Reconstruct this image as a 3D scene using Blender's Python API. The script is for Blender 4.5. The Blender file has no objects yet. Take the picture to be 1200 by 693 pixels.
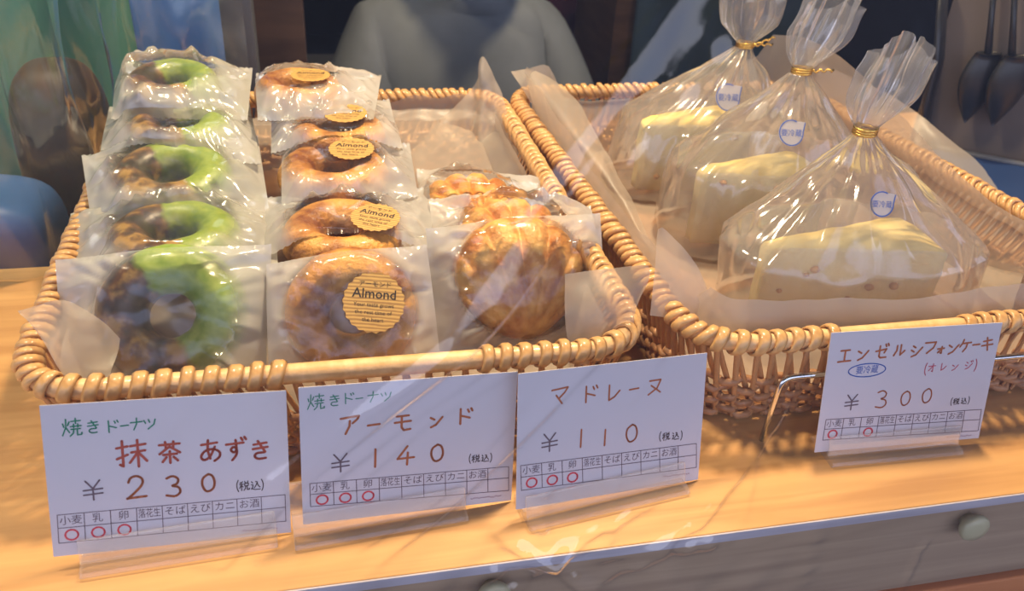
import bpy, bmesh, math, random
from mathutils import Vector, Matrix, noise
from mathutils.bvhtree import BVHTree
R = math.radians
PI = math.pi
sc = bpy.context.scene
COL = sc.collection
random.seed(11)

# ------------------------------------------------------------------ camera
F_PX = 1011.516
CAM = Vector((0, 0, .285))
RIGHT = Vector((.976362, -.20933951, .05379791))
DOWN = Vector((-.06620955, -.52660699, -.84752662))
FWD = Vector((.20575117, .82393085, -.52801932))
cd = bpy.data.cameras.new('camera')
cam = bpy.data.objects.new('camera', cd)
COL.objects.link(cam)
mw = Matrix.Identity(4)
for i, v in enumerate((RIGHT, -DOWN, -FWD, CAM)):
    for r in range(3):
        mw[r][i] = v[r]
cam.matrix_world = mw
cd.sensor_width = 36
cd.lens = F_PX / 1200 * 36
cd.clip_start = .01
cd.clip_end = 200
cd.dof.use_dof = True
cd.dof.focus_distance = .42
cd.dof.aperture_fstop = 15
sc.camera = cam
sc.view_settings.view_transform = 'Standard'
sc.view_settings.look = 'None'
sc.view_settings.gamma = 1
sc.view_settings.use_curve_mapping = False
sc.view_settings.exposure = -.05
sc.cycles.use_denoising = True
sc.cycles.transparent_max_bounces = 48
sc.cycles.max_bounces = 10
sc.cycles.caustics_reflective = False
sc.cycles.caustics_refractive = False
sc.cycles.sample_clamp_indirect = 4


def ray(px, py):
    return (RIGHT * (px - 600) + DOWN * (py - 346.5) + FWD * F_PX).normalized()


def atz(px, py, z):
    d = ray(px, py)
    return CAM + d * ((z - CAM.z) / d.z)


def aty(px, py, y):
    d = ray(px, py)
    return CAM + d * (y / d.y)


def atpl(px, py, o, n):
    d = ray(px, py)
    return CAM + d * ((o - CAM).dot(n) / d.dot(n))


# ------------------------------------------------------------------ world and light
w = bpy.data.worlds.new('world')
sc.world = w
w.use_nodes = True
nt = w.node_tree
nt.nodes.clear()
tc = nt.nodes.new('ShaderNodeTexCoord')
sep = nt.nodes.new('ShaderNodeSeparateXYZ')
cr = nt.nodes.new('ShaderNodeValToRGB')
mp = nt.nodes.new('ShaderNodeMath'); mp.operation = 'MULTIPLY_ADD'
mp.inputs[1].default_value = .5; mp.inputs[2].default_value = .5
bg = nt.nodes.new('ShaderNodeBackground')
out = nt.nodes.new('ShaderNodeOutputWorld')
nt.links.new(tc.outputs['Generated'], sep.inputs[0])
nt.links.new(sep.outputs[2], mp.inputs[0])
nt.links.new(mp.outputs[0], cr.inputs[0])
nt.links.new(cr.outputs[0], bg.inputs[0])
nt.links.new(bg.outputs[0], out.inputs[0])
cr.color_ramp.elements[0].position = .49
cr.color_ramp.elements[0].color = (.05, .05, .055, 1)
cr.color_ramp.elements[1].position = .53
cr.color_ramp.elements[1].color = (.80, .82, 1, 1)
e = cr.color_ramp.elements.new(1.0)
e.color = (.30, .46, 1, 1)
bg.inputs[1].default_value = 2.4


def area(name, loc, target, size, power, color, size_y=None):
    l = bpy.data.lights.new(name, 'AREA')
    l.energy = power
    l.color = color
    l.size = size
    if size_y:
        l.shape = 'RECTANGLE'; l.size_y = size_y
    o = bpy.data.objects.new(name, l)
    COL.objects.link(o)
    o.location = loc
    o.rotation_euler = (Vector(target) - Vector(loc)).to_track_quat('-Z', 'Y').to_euler()
    return o


# warm display lamps in the ceiling over the counter, a cooler room lamp further in
area('display_lamp', (.34, .66, .98), (.08, .42, 0), .10, 17, (1, .76, .46))
area('display_lamp', (-.30, .60, 1.0), (-.02, .42, 0), .10, 11, (1, .80, .54))
area('room_lamp', (.3, 1.7, 1.45), (.3, 1.6, -1), .5, 2.5, (.75, .85, 1))


# ------------------------------------------------------------------ materials
def nodes(name):
    m = bpy.data.materials.new(name)
    m.use_nodes = True
    n = m.node_tree
    n.nodes.clear()
    o = n.nodes.new('ShaderNodeOutputMaterial')
    return m, n, o


def N(n, kind, **kw):
    x = n.nodes.new('ShaderNode' + kind)
    for k, v in kw.items():
        if k.startswith('i_'):
            x.inputs[k[2:].replace('_', ' ')].default_value = v
        else:
            setattr(x, k, v)
    return x


def mat(name, col, rough=.5, col2=None, scale=(40, 40, 40), detail=4, bump=0, bscale=None, metallic=0, coat=0, lo=.35, hi=.65, sss=0, trans=0, ior=1.45, spec=.5, dist=0):
    m, n, o = nodes(name)
    p = N(n, 'BsdfPrincipled')
    p.inputs['Roughness'].default_value = rough
    p.inputs['Metallic'].default_value = metallic
    p.inputs['Coat Weight'].default_value = coat
    p.inputs['Coat Roughness'].default_value = .15
    p.inputs['Transmission Weight'].default_value = trans
    p.inputs['IOR'].default_value = ior
    p.inputs['Specular IOR Level'].default_value = spec
    if sss:
        p.inputs['Subsurface Weight'].default_value = sss
        p.inputs['Subsurface Radius'].default_value = (.006, .004, .002)
        p.inputs['Subsurface Scale'].default_value = 1
    n.links.new(p.outputs[0], o.inputs[0])
    p.inputs['Base Color'].default_value = (*col, 1)
    t = N(n, 'TexCoord')
    mpn = N(n, 'Mapping')
    mpn.inputs['Scale'].default_value = scale
    n.links.new(t.outputs['Object'], mpn.inputs[0])
    if col2:
        nz = N(n, 'TexNoise'); nz.inputs['Scale'].default_value = 1; nz.inputs['Detail'].default_value = detail
        nz.inputs['Distortion'].default_value = dist
        r = N(n, 'ValToRGB')
        r.color_ramp.elements[0].position = lo; r.color_ramp.elements[0].color = (*col, 1)
        r.color_ramp.elements[1].position = hi; r.color_ramp.elements[1].color = (*col2, 1)
        n.links.new(mpn.outputs[0], nz.inputs[0]); n.links.new(nz.outputs[0], r.inputs[0])
        n.links.new(r.outputs[0], p.inputs['Base Color'])
    if bump:
        nz = N(n, 'TexNoise'); nz.inputs['Detail'].default_value = 5
        nz.inputs['Scale'].default_value = bscale or 300
        n.links.new(t.outputs['Object'], nz.inputs[0])
        b = N(n, 'Bump'); b.inputs['Strength'].default_value = bump; b.inputs['Distance'].default_value = .001
        n.links.new(nz.outputs[0], b.inputs['Height']); n.links.new(b.outputs[0], p.inputs['Normal'])
    return m


def film(name, frost=.15, gloss=.3, rough=.12, tint=(1, 1, 1), white=(.9, .88, .84), attr=None, base=.05, bump=0, bscale=60, cap=.9):
    """thin clear or milky plastic film: transparent + a little scattering + fresnel gloss"""
    m, n, o = nodes(name)
    tr = N(n, 'BsdfTransparent'); tr.inputs[0].default_value = (*tint, 1)
    df = N(n, 'BsdfDiffuse'); df.inputs[0].default_value = (*white, 1)
    tl = N(n, 'BsdfTranslucent'); tl.inputs[0].default_value = (*white, 1)
    gl = N(n, 'BsdfAnisotropic'); gl.inputs['Roughness'].default_value = rough
    gl.inputs[0].default_value = (1, 1, 1, 1)
    m1 = N(n, 'MixShader'); m1.inputs[0].default_value = .5
    n.links.new(df.outputs[0], m1.inputs[1]); n.links.new(tl.outputs[0], m1.inputs[2])
    m2 = N(n, 'MixShader'); m2.inputs[0].default_value = frost
    n.links.new(tr.outputs[0], m2.inputs[1]); n.links.new(m1.outputs[0], m2.inputs[2])
    if attr:
        a = N(n, 'Attribute', attribute_name=attr)
        mm = N(n, 'Math', operation='MULTIPLY'); mm.inputs[1].default_value = frost
        n.links.new(a.outputs['Fac'], mm.inputs[0]); n.links.new(mm.outputs[0], m2.inputs[0])
    m3 = N(n, 'MixShader')
    lw = N(n, 'LayerWeight'); lw.inputs[0].default_value = .25
    mu = N(n, 'Math', operation='MULTIPLY_ADD'); mu.inputs[1].default_value = gloss; mu.inputs[2].default_value = base
    cp = N(n, 'Math', operation='MINIMUM'); cp.inputs[1].default_value = cap
    n.links.new(lw.outputs['Fresnel'], mu.inputs[0]); n.links.new(mu.outputs[0], cp.inputs[0]); n.links.new(cp.outputs[0], m3.inputs[0])
    n.links.new(m2.outputs[0], m3.inputs[1]); n.links.new(gl.outputs[0], m3.inputs[2])
    if bump:
        t = N(n, 'TexCoord'); nz = N(n, 'TexNoise'); nz.inputs['Scale'].default_value = bscale; nz.inputs['Detail'].default_value = 2
        n.links.new(t.outputs['Object'], nz.inputs[0])
        b = N(n, 'Bump'); b.inputs['Strength'].default_value = bump; b.inputs['Distance'].default_value = .002
        n.links.new(nz.outputs[0], b.inputs['Height']); n.links.new(b.outputs[0], gl.inputs['Normal'])
    n.links.new(m3.outputs[0], o.inputs[0])
    return m


M = {}
M['shelf'] = mat('light_wood', (.50, .255, .085), .42, (.66, .37, .135), (7, 90, 60), 6, coat=.15, dist=.6)
M['edge'] = mat('board_edge', (.46, .42, .46), .5, (.56, .52, .56), (10, 300, 300), 3)
M['drawer'] = mat('grey_brown_wood', (.34, .235, .15), .5, (.46, .33, .21), (5, 60, 110), 6, dist=.8)
M['orange_wood'] = mat('orange_wood', (.62, .2, .06), .5, (.72, .27, .09), (6, 80, 80), 5)
M['knob'] = mat('pale_wood_knob', (.55, .5, .3), .35, coat=.3)
M['cane'] = mat('cane', (.70, .42, .17), .45, (.84, .56, .27), (200, 60, 200), 4, coat=.25, bump=.2, bscale=700)
M['wrap'] = mat('wrapping_cane', (.44, .215, .065), .38, (.76, .46, .18), (90, 90, 90), 3, coat=.4, bump=.25, bscale=500)
M['stake'] = mat('stake_cane', (.42, .20, .075), .45, (.68, .38, .16), (70, 70, 70), 3, coat=.2, bump=.3, bscale=400)
M['weaver'] = mat('weaver_cane', (.30, .14, .06), .5, (.52, .27, .12), (90, 90, 90), 3, coat=.1, bump=.3, bscale=400)
M['card'] = mat('white_card', (.66, .63, .67), .6)
M['brown_ink'] = mat('brown_ink', (.45, .13, .045), .6)
M['red_brown_ink'] = mat('red_brown_ink', (.42, .075, .04), .6)
M['green_ink'] = mat('green_ink', (.02, .22, .12), .6)
M['dark_ink'] = mat('dark_ink', (.08, .05, .05), .6)
M['line_ink'] = mat('line_ink', (.16, .11, .13), .6)
M['red_ink'] = mat('red_ink', (.78, .08, .10), .6)
M['pink_ink'] = mat('pink_ink', (.60, .12, .16), .6)
M['blue_ink'] = mat('blue_ink', (.03, .10, .42), .6)
M['faint_ink'] = mat('faint_ink', (.45, .33, .38), .6)
M['black_ink'] = mat('black_ink', (.03, .02, .012), .6)
M['metal'] = mat('chrome', (.75, .77, .78), .12, metallic=1)
M['gold'] = mat('gold_tie', (.85, .55, .14), .25, metallic=1, bump=.4, bscale=900)
M['paper'] = film('waxed_paper', .45, .22, .38, (.95, .92, .87), (.80, .72, .62), base=.02, bump=.15, bscale=45)
M['bagfilm'] = film('milky_bag_film', .60, 1.0, .17, (.99, .98, .97), (.97, .95, .90), attr='frost', base=.03, bump=.12, bscale=130)
M['cakefilm'] = film('clear_bag_film', .24, 1.1, .12, (.985, .98, .97), (.95, .93, .88), base=.05, bump=.12, bscale=90)
M['vinyl'] = film('clear_vinyl', .004, 3.4, .06, (.985, .985, .99), (.8, .85, .95), base=.0, cap=.40, bump=.08, bscale=120)
M['acrylic'] = None
m, n, o = nodes('clear_acrylic')
tr = N(n, 'BsdfTransparent'); tr.inputs[0].default_value = (.99, .985, .97, 1)
gl = N(n, 'BsdfAnisotropic'); gl.inputs['Roughness'].default_value = .06
lw = N(n, 'LayerWeight'); lw.inputs[0].default_value = .28
mu = N(n, 'Math', operation='MULTIPLY_ADD'); mu.inputs[1].default_value = 1.0; mu.inputs[2].default_value = .03
mx = N(n, 'MixShader')
n.links.new(lw.outputs['Fresnel'], mu.inputs[0]); n.links.new(mu.outputs[0], mx.inputs[0])
df = N(n, 'BsdfTranslucent'); df.inputs[0].default_value = (.95, .9, .82, 1)
d2 = N(n, 'BsdfDiffuse'); d2.inputs[0].default_value = (.95, .9, .82, 1)
a1 = N(n, 'AddShader'); n.links.new(df.outputs[0], a1.inputs[0]); n.links.new(d2.outputs[0], a1.inputs[1])
m0 = N(n, 'MixShader'); m0.inputs[0].default_value = .09
n.links.new(tr.outputs[0], m0.inputs[1]); n.links.new(a1.outputs[0], m0.inputs[2])
cp = N(n, 'Math', operation='MINIMUM'); cp.inputs[1].default_value = .45
n.links.new(mu.outputs[0], cp.inputs[0]); n.links.new(cp.outputs[0], mx.inputs[0])
n.links.new(m0.outputs[0], mx.inputs[1]); n.links.new(gl.outputs[0], mx.inputs[2]); n.links.new(mx.outputs[0], o.inputs[0])
M['acrylic'] = m

# scalloped sticker: kraft yellow with printed wood-grain stripes
m, n, o = nodes('kraft_label')
p = N(n, 'BsdfPrincipled'); p.inputs['Roughness'].default_value = .6
t = N(n, 'TexCoord'); wv = N(n, 'TexWave', bands_direction='Y'); wv.inputs['Scale'].default_value = 180; wv.inputs['Distortion'].default_value = 3; wv.inputs['Detail'].default_value = 3; wv.inputs['Detail Scale'].default_value = 2
r = N(n, 'ValToRGB'); r.color_ramp.elements[0].color = (.34, .18, .045, 1); r.color_ramp.elements[1].color = (.66, .40, .10, 1)
mpg = N(n, 'Mapping'); mpg.inputs['Scale'].default_value = (.25, 1, 1)
n.links.new(t.outputs['Object'], mpg.inputs[0]); n.links.new(mpg.outputs[0], wv.inputs[0]); n.links.new(wv.outputs[0], r.inputs[0]); n.links.new(r.outputs[0], p.inputs[0]); n.links.new(p.outputs[0], o.inputs[0])
M['kraft'] = m
M['bubble'] = film('pale_sticker', .45, .3, .3, (1, 1, 1), (.88, .88, .95), base=.03)


def matcha_mat():
    m, n, o = nodes('matcha_azuki_crust')
    p = N(n, 'BsdfPrincipled')
    p.inputs['Roughness'].default_value = .42; p.inputs['Coat Weight'].default_value = .25; p.inputs['Coat Roughness'].default_value = .3
    t = N(n, 'TexCoord')
    sp = N(n, 'SeparateXYZ'); n.links.new(t.outputs['Object'], sp.inputs[0])
    nz = N(n, 'TexNoise'); nz.inputs['Scale'].default_value = 55; nz.inputs['Detail'].default_value = 4
    n.links.new(t.outputs['Object'], nz.inputs[0])
    # side = x*.85 + y*.5  (+noise): green at the right and top, bean brown at the left and bottom
    a = N(n, 'Math', operation='MULTIPLY'); a.inputs[1].default_value = 1.0; n.links.new(sp.outputs[0], a.inputs[0])
    b = N(n, 'Math', operation='MULTIPLY_ADD'); b.inputs[1].default_value = .55; n.links.new(sp.outputs[1], b.inputs[0]); n.links.new(a.outputs[0], b.inputs[2])
    c = N(n, 'Math', operation='MULTIPLY_ADD'); c.inputs[1].default_value = .022; n.links.new(nz.outputs[0], c.inputs[0]); n.links.new(b.outputs[0], c.inputs[2])
    mr = N(n, 'MapRange'); mr.inputs[1].default_value = .0085; mr.inputs[2].default_value = .0125; n.links.new(c.outputs[0], mr.inputs[0])
    n2 = N(n, 'TexNoise'); n2.inputs['Scale'].default_value = 160; n2.inputs['Detail'].default_value = 6; n.links.new(t.outputs['Object'], n2.inputs[0])
    g = N(n, 'ValToRGB'); g.color_ramp.elements[0].position = .3; g.color_ramp.elements[0].color = (.18, .30, .025, 1); g.color_ramp.elements[1].position = .7; g.color_ramp.elements[1].color = (.37, .47, .075, 1)
    n.links.new(n2.outputs[0], g.inputs[0])
    k = N(n, 'ValToRGB'); k.color_ramp.elements[0].position = .42; k.color_ramp.elements[0].color = (.030, .013, .009, 1); k.color_ramp.elements[1].position = .60; k.color_ramp.elements[1].color = (.42, .24, .06, 1)
    k.color_ramp.elements.new(.50).color = (.13, .055, .022, 1)
    n3 = N(n, 'TexNoise'); n3.inputs['Scale'].default_value = 70; n3.inputs['Detail'].default_value = 9; n.links.new(t.outputs['Object'], n3.inputs[0]); n.links.new(n3.outputs[0], k.inputs[0])
    mx = N(n, 'Mix', data_type='RGBA'); n.links.new(mr.outputs[0], mx.inputs[0]); n.links.new(k.outputs[0], mx.inputs[6]); n.links.new(g.outputs[0], mx.inputs[7])
    n.links.new(mx.outputs[2], p.inputs[0])
    bp = N(n, 'Bump'); bp.inputs['Strength'].default_value = .6; bp.inputs['Distance'].default_value = .0008
    n.links.new(n2.outputs[0], bp.inputs['Height']); n.links.new(bp.outputs[0], p.inputs['Normal'])
    n.links.new(p.outputs[0], o.inputs[0])
    return m


M['matcha'] = matcha_mat()
M['almond'] = mat('baked_almond_crust', (.22, .055, .008), .42, (.86, .42, .09), (60, 60, 60), 12, bump=1.0, bscale=420, coat=.15, lo=.36, hi=.64)
M['madeleine'] = mat('madeleine_crust', (.50, .17, .025), .45, (.90, .52, .14), (80, 80, 80), 9, bump=1.0, bscale=420, coat=.1, lo=.36, hi=.66)
M['cake'] = mat('chiffon_crumb', (.84, .64, .27), .8, (.90, .74, .38), (60, 60, 60), 7, bump=.9, bscale=260, sss=.25)
M['crust'] = mat('chiffon_top', (.92, .66, .17), .7, (.97, .78, .32), (50, 50, 50), 5, bump=.6, bscale=260)
M['fleck'] = mat('orange_peel_fleck', (.48, .20, .05), .6, (.62, .32, .10), (200, 200, 200))
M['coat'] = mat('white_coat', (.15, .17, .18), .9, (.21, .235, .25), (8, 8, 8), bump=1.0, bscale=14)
M['skin'] = mat('skin', (.58, .32, .24), .5, sss=.1)
M['hair'] = mat('dark_hair', (.03, .02, .018), .5)
M['trousers'] = mat('dark_trousers', (.03, .03, .04), .8)
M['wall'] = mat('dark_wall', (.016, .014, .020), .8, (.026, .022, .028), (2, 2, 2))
M['floor'] = mat('dark_floor', (.04, .036, .034), .6, (.05, .045, .042), (3, 3, 3))
M['ceiling'] = mat('ceiling_paint', (.32, .31, .30), .8)
M['pavement'] = mat('pavement', (.032, .032, .036), .8, (.045, .045, .05), (6, 6, 6))
M['brown'] = mat('dark_brown_wood', (.055, .03, .02), .45, (.09, .05, .032), (10, 10, 50))
M['grey'] = mat('grey_metal', (.10, .105, .115), .5)
M['black'] = mat('black_plastic', (.012, .013, .016), .35)
M['navy'] = mat('navy_plastic', (.012, .035, .12), .4, (.02, .05, .15), (8, 8, 8))
M['maroon'] = mat('maroon_cloth', (.045, .008, .028), .9, (.09, .016, .045), (10, 10, 2))
M['teal'] = mat('teal_reflection', (.045, .19, .15), .7, (.13, .32, .17), (9, 9, 5), bump=.3, bscale=20)  # reflected greenery put into the colour of an added drape
M['sky_blue'] = mat('blue_reflection', (.09, .20, .48), .4, (.05, .14, .36), (8, 8, 8))  # blue reflections put into the colour of added shapes
M['bluegrey'] = mat('blue_haze_cloth', (.02, .045, .075), .8, (.012, .025, .045), (6, 6, 3))  # blue haze of the vinyl put into a cloth colour
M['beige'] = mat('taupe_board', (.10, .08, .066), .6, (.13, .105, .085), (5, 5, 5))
M['dark_reflection'] = mat('dark_brown_reflection', (.035, .018, .012), .55, (.06, .03, .02), (10, 10, 10))  # dark reflection put into the colour of an added shape
M['foil'] = film('crinkled_film', .05, 1.2, .14, (.90, .96, .95), (.6, .8, .85), base=.08)


# ------------------------------------------------------------------ helpers
def mesh(name, verts, faces, smooth=True):
    me = bpy.data.meshes.new(name)
    me.from_pydata([tuple(v) for v in verts], [], faces)
    me.update()
    if smooth:
        me.polygons.foreach_set('use_smooth', [True] * len(me.polygons))
    return me


def link(name, me, m=None, parent=None, **props):
    o = bpy.data.objects.new(name, me)
    COL.objects.link(o)
    if parent:
        o.parent = parent
    if m and me is not None and hasattr(me, 'materials') and not me.materials:
        me.materials.append(m)
    for k, v in props.items():
        o[k] = v
    return o


def thing(name, label, cat, loc=(0, 0, 0), rot=None, group=None):
    o = bpy.data.objects.new(name, None)
    COL.objects.link(o)
    o.empty_display_size = .02
    o.location = loc
    if rot is not None:
        o.rotation_euler = rot
    o['label'] = label; o['category'] = cat
    if group:
        o['group'] = group
    return o


class MB:
    def __init__(s):
        s.v = []; s.f = []

    def add(s, v, f):
        k = len(s.v)
        s.v += [Vector(x) for x in v]
        s.f += [tuple(i + k for i in q) for q in f]

    def box(s, a, b):
        (x0, y0, z0), (x1, y1, z1) = a, b
        s.add([(x0, y0, z0), (x1, y0, z0), (x1, y1, z0), (x0, y1, z0), (x0, y0, z1), (x1, y0, z1), (x1, y1, z1), (x0, y1, z1)],
              [(3, 2, 1, 0), (4, 5, 6, 7), (0, 1, 5, 4), (1, 2, 6, 5), (2, 3, 7, 6), (3, 0, 4, 7)])

    def tube(s, pts, r, seg=8, closed=False, cap=True, flat=None):
        pts = [Vector(p) for p in pts]
        n = len(pts)
        rs = r if isinstance(r, (list, tuple)) else [r] * n
        vs = []; prev = None
        for i, p in enumerate(pts):
            a = pts[(i - 1) % n] if closed or i > 0 else p
            b = pts[(i + 1) % n] if closed or i < n - 1 else p
            t = (b - a).normalized()
            if prev is None:
                u = t.orthogonal().normalized()
                if abs(t.z) < .9:
                    u = t.cross(Vector((0, 0, 1))).normalized()
            else:
                u = (prev - t * prev.dot(t)).normalized()
            prev = u
            w_ = t.cross(u)
            for k in range(seg):
                an = 2 * PI * k / seg
                vs.append(p + (u * math.cos(an) + w_ * math.sin(an) * (flat or 1)) * rs[i])
        fs = []
        for i in range(n if closed else n - 1):
            j = (i + 1) % n
            for k in range(seg):
                l = (k + 1) % seg
                fs.append((i * seg + k, i * seg + l, j * seg + l, j * seg + k))
        if not closed and cap:
            fs.append(tuple(range(seg))[::-1]); fs.append(tuple((n - 1) * seg + k for k in range(seg)))
        s.add(vs, fs)

    def lathe(s, prof, seg=24, c=(0, 0, 0), axis='z'):
        vs = []
        for r_, z in prof:
            for k in range(seg):
                a = 2 * PI * k / seg
                x, y = r_ * math.cos(a), r_ * math.sin(a)
                vs.append((c[0] + x, c[1] + y, c[2] + z) if axis == 'z' else (c[0] + x, c[1] - z, c[2] + y))
        fs = []
        for i in range(len(prof) - 1):
            for k in range(seg):
                l = (k + 1) % seg
                fs.append((i * seg + k, i * seg + l, (i + 1) * seg + l, (i + 1) * seg + k))
        fs.append(tuple(range(seg))[::-1]); fs.append(tuple((len(prof) - 1) * seg + k for k in range(seg)))
        s.add(vs, fs)

    def build(s, name, m, parent=None, smooth=True, **props):
        return link(name, mesh(name, s.v, s.f, smooth), m, parent, **props)


def bevel(o, w_=.002, seg=2):
    md = o.modifiers.new('bevel', 'BEVEL'); md.width = w_; md.segments = seg; md.limit_method = 'ANGLE'
    return o


def box(name, a, b, m, parent=None, bv=.001, **props):
    q = MB(); q.box(a, b)
    o = q.build(name, m, parent, smooth=False, **props)
    if bv:
        bevel(o, bv)
    return o


def fbm(v, sc_):
    return noise.fractal(Vector(v) * sc_, 1.0, 2.0, 3)


# ------------------------------------------------------------------ setting
S = {'kind': 'structure'}
box('floor', (-2.2, .30, -1.0), (2.8, 3.2, -.95), M['floor'], **S)
box('ground', (-8, -12, -1.08), (9, .30, -1.0), M['pavement'], **S)
box('wall_back', (-2.2, 3.1, -.95), (2.8, 3.2, 1.6), M['wall'], **S)
box('wall_left', (-2.3, .2, -.95), (-2.2, 3.2, 1.6), M['wall'], **S)
box('wall_right', (2.8, .2, -.95), (2.9, 3.2, 1.6), M['wall'], **S)
box('ceiling', (-2.3, -1.3, 1.5), (2.9, 3.2, 1.6), M['ceiling'], **S)  # unseen; stretched out past the shop front to block the high sky

# counter: board, front strip, drawer fronts
ct = thing('counter', 'light wooden counter that the baskets and price cards stand on, with a grey-brown drawer below', 'counter', (0, .245, -.95))
def inl(o):  # world coordinates -> under the counter empty
    o.matrix_parent_inverse = ct.matrix_world.inverted()
bpy.context.view_layer.update()
def cpart(o):
    o.parent = ct; o.matrix_parent_inverse = Matrix.Translation(ct.location).inverted(); return o
def lshape(name, z0, z1, y0, m, bv):   # the board stops short at the left, behind the film curtain
    P = [(-1.2, y0), (1.5, y0), (1.5, .74), (-.152, .74), (-.152, .515), (-1.2, .515)]
    q = MB(); q.add([(x, y, z0) for x, y in P] + [(x, y, z1) for x, y in P], [(5, 4, 3, 2, 1, 0), (6, 7, 8, 9, 10, 11)] + [(k, (k + 1) % 6, 6 + (k + 1) % 6, 6 + k) for k in range(6)])
    o = q.build(name, m, smooth=False)
    return cpart(bevel(o, bv) if bv else o)
lshape('worktop', -.0053, 0, .2395, M['shelf'], .0006)
cpart(box('edge_strip', (-1.2, .2385, -.0052), (1.5, .2394, -.0001), M['edge'], bv=.0002, label='thin pale grey edge of the counter board'))
lshape('body', -.95, -.0053, .262, M['drawer'], 0)
for x0, x1, kx in ((-.22, .58, 0),):
    d = cpart(box('drawer_front', (x0, .2445, -.0665), (x1, .261, -.0060), M['drawer'], bv=.0015))
for kx, kz in ((.060, -.0195), (.297, -.0190)):
    q = MB()
    q.lathe([(.0035, -.0005), (.0038, .0015), (.0060, .0030), (.0074, .0050), (.0077, .0070), (.0068, .0083), (.003, .0090)], 28, (kx, .2445, kz), 'y')
    k = q.build('knob', M['knob'], None); k.parent = d
cpart(box('lower_rail', (-1.2, .2415, -.20), (1.5, .2615, -.068), M['orange_wood'], label='orange wooden rail under the drawers'))


# ------------------------------------------------------------------ baskets
def rounded(c, r, step=.002):
    """dense closed loop through four corners with rounded corners (counter-clockwise from front left)"""
    pts = []
    n = len(c)
    for i in range(n):
        p0, p1, p2 = Vector(c[i - 1]), Vector(c[i]), Vector(c[(i + 1) % n])
        a = p1 + (p0 - p1).normalized() * r; b = p1 + (p2 - p1).normalized() * r
        for k in range(13):
            t_ = k / 12
            pts.append(a * (1 - t_) ** 2 + p1 * 2 * t_ * (1 - t_) + b * t_ ** 2)
    # resample
    L = [0]
    for i in range(len(pts)):
        L.append(L[-1] + (pts[(i + 1) % len(pts)] - pts[i]).length)
    return pts, L


class Loop:
    def __init__(s, corners, r):
        s.p, s.L = rounded([(x, y, 0) for x, y in corners], r)
        s.len = s.L[-1]

    def at(s, d):
        d %= s.len
        import bisect
        i = min(bisect.bisect_right(s.L, d) - 1, len(s.p) - 1)
        a, b = s.p[i], s.p[(i + 1) % len(s.p)]
        f = (d - s.L[i]) / max(1e-9, s.L[i + 1] - s.L[i])
        return a.lerp(b, f)

    def frame(s, d):
        p = s.at(d)
        t_ = (s.at(d + .002) - s.at(d - .002)).normalized()
        return p, t_, Vector((t_.y, -t_.x, 0))   # point, along, outward


def ring_mesh(major, wid, thick, tail):
    """one strand turned round the rim: flat band; local x runs along the rim, z up, -y outwards"""
    q = MB()
    n_, sg = 13, 6
    vs = []; fs = []
    for i in range(n_):
        a = 2 * PI * i / n_
        cx = Vector((tail * math.sin(a) * .5, math.cos(a), math.sin(a)))
        rad = Vector((0, math.cos(a), math.sin(a)))
        for k in range(sg):
            b = 2 * PI * k / sg
            vs.append(Vector((cx.x * major + wid * math.cos(b), rad.y * (major + thick * math.sin(b)), rad.z * (major + thick * math.sin(b)))))
    for i in range(n_):
        for k in range(sg):
            fs.append((i * sg + k, i * sg + (k + 1) % sg, ((i + 1) % n_) * sg + (k + 1) % sg, ((i + 1) % n_) * sg + k))
    q.add(vs, fs)
    me = mesh('wrap_strand', q.v, q.f); me.materials.append(M['wrap'])
    return me


def stake_mesh(h, r, bow, m):
    q = MB()
    q.tube([(bow * math.sin(PI * i / 5), -.0012 * math.sin(PI * i / 5), h * i / 5) for i in range(6)], r, 6, flat=.6)
    me = mesh('stake', q.v, q.f); me.materials.append(m)
    return me


RINGS = [ring_mesh(.0051, .0029, .0009, .5), ring_mesh(.0052, .0032, .0010, .7)]
COIL = [ring_mesh(.0049, .0026, .0013, 1.3), ring_mesh(.0051, .0029, .0015, 1.6)]
STK = [stake_mesh(1, .5, 0, M['stake'])]


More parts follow.
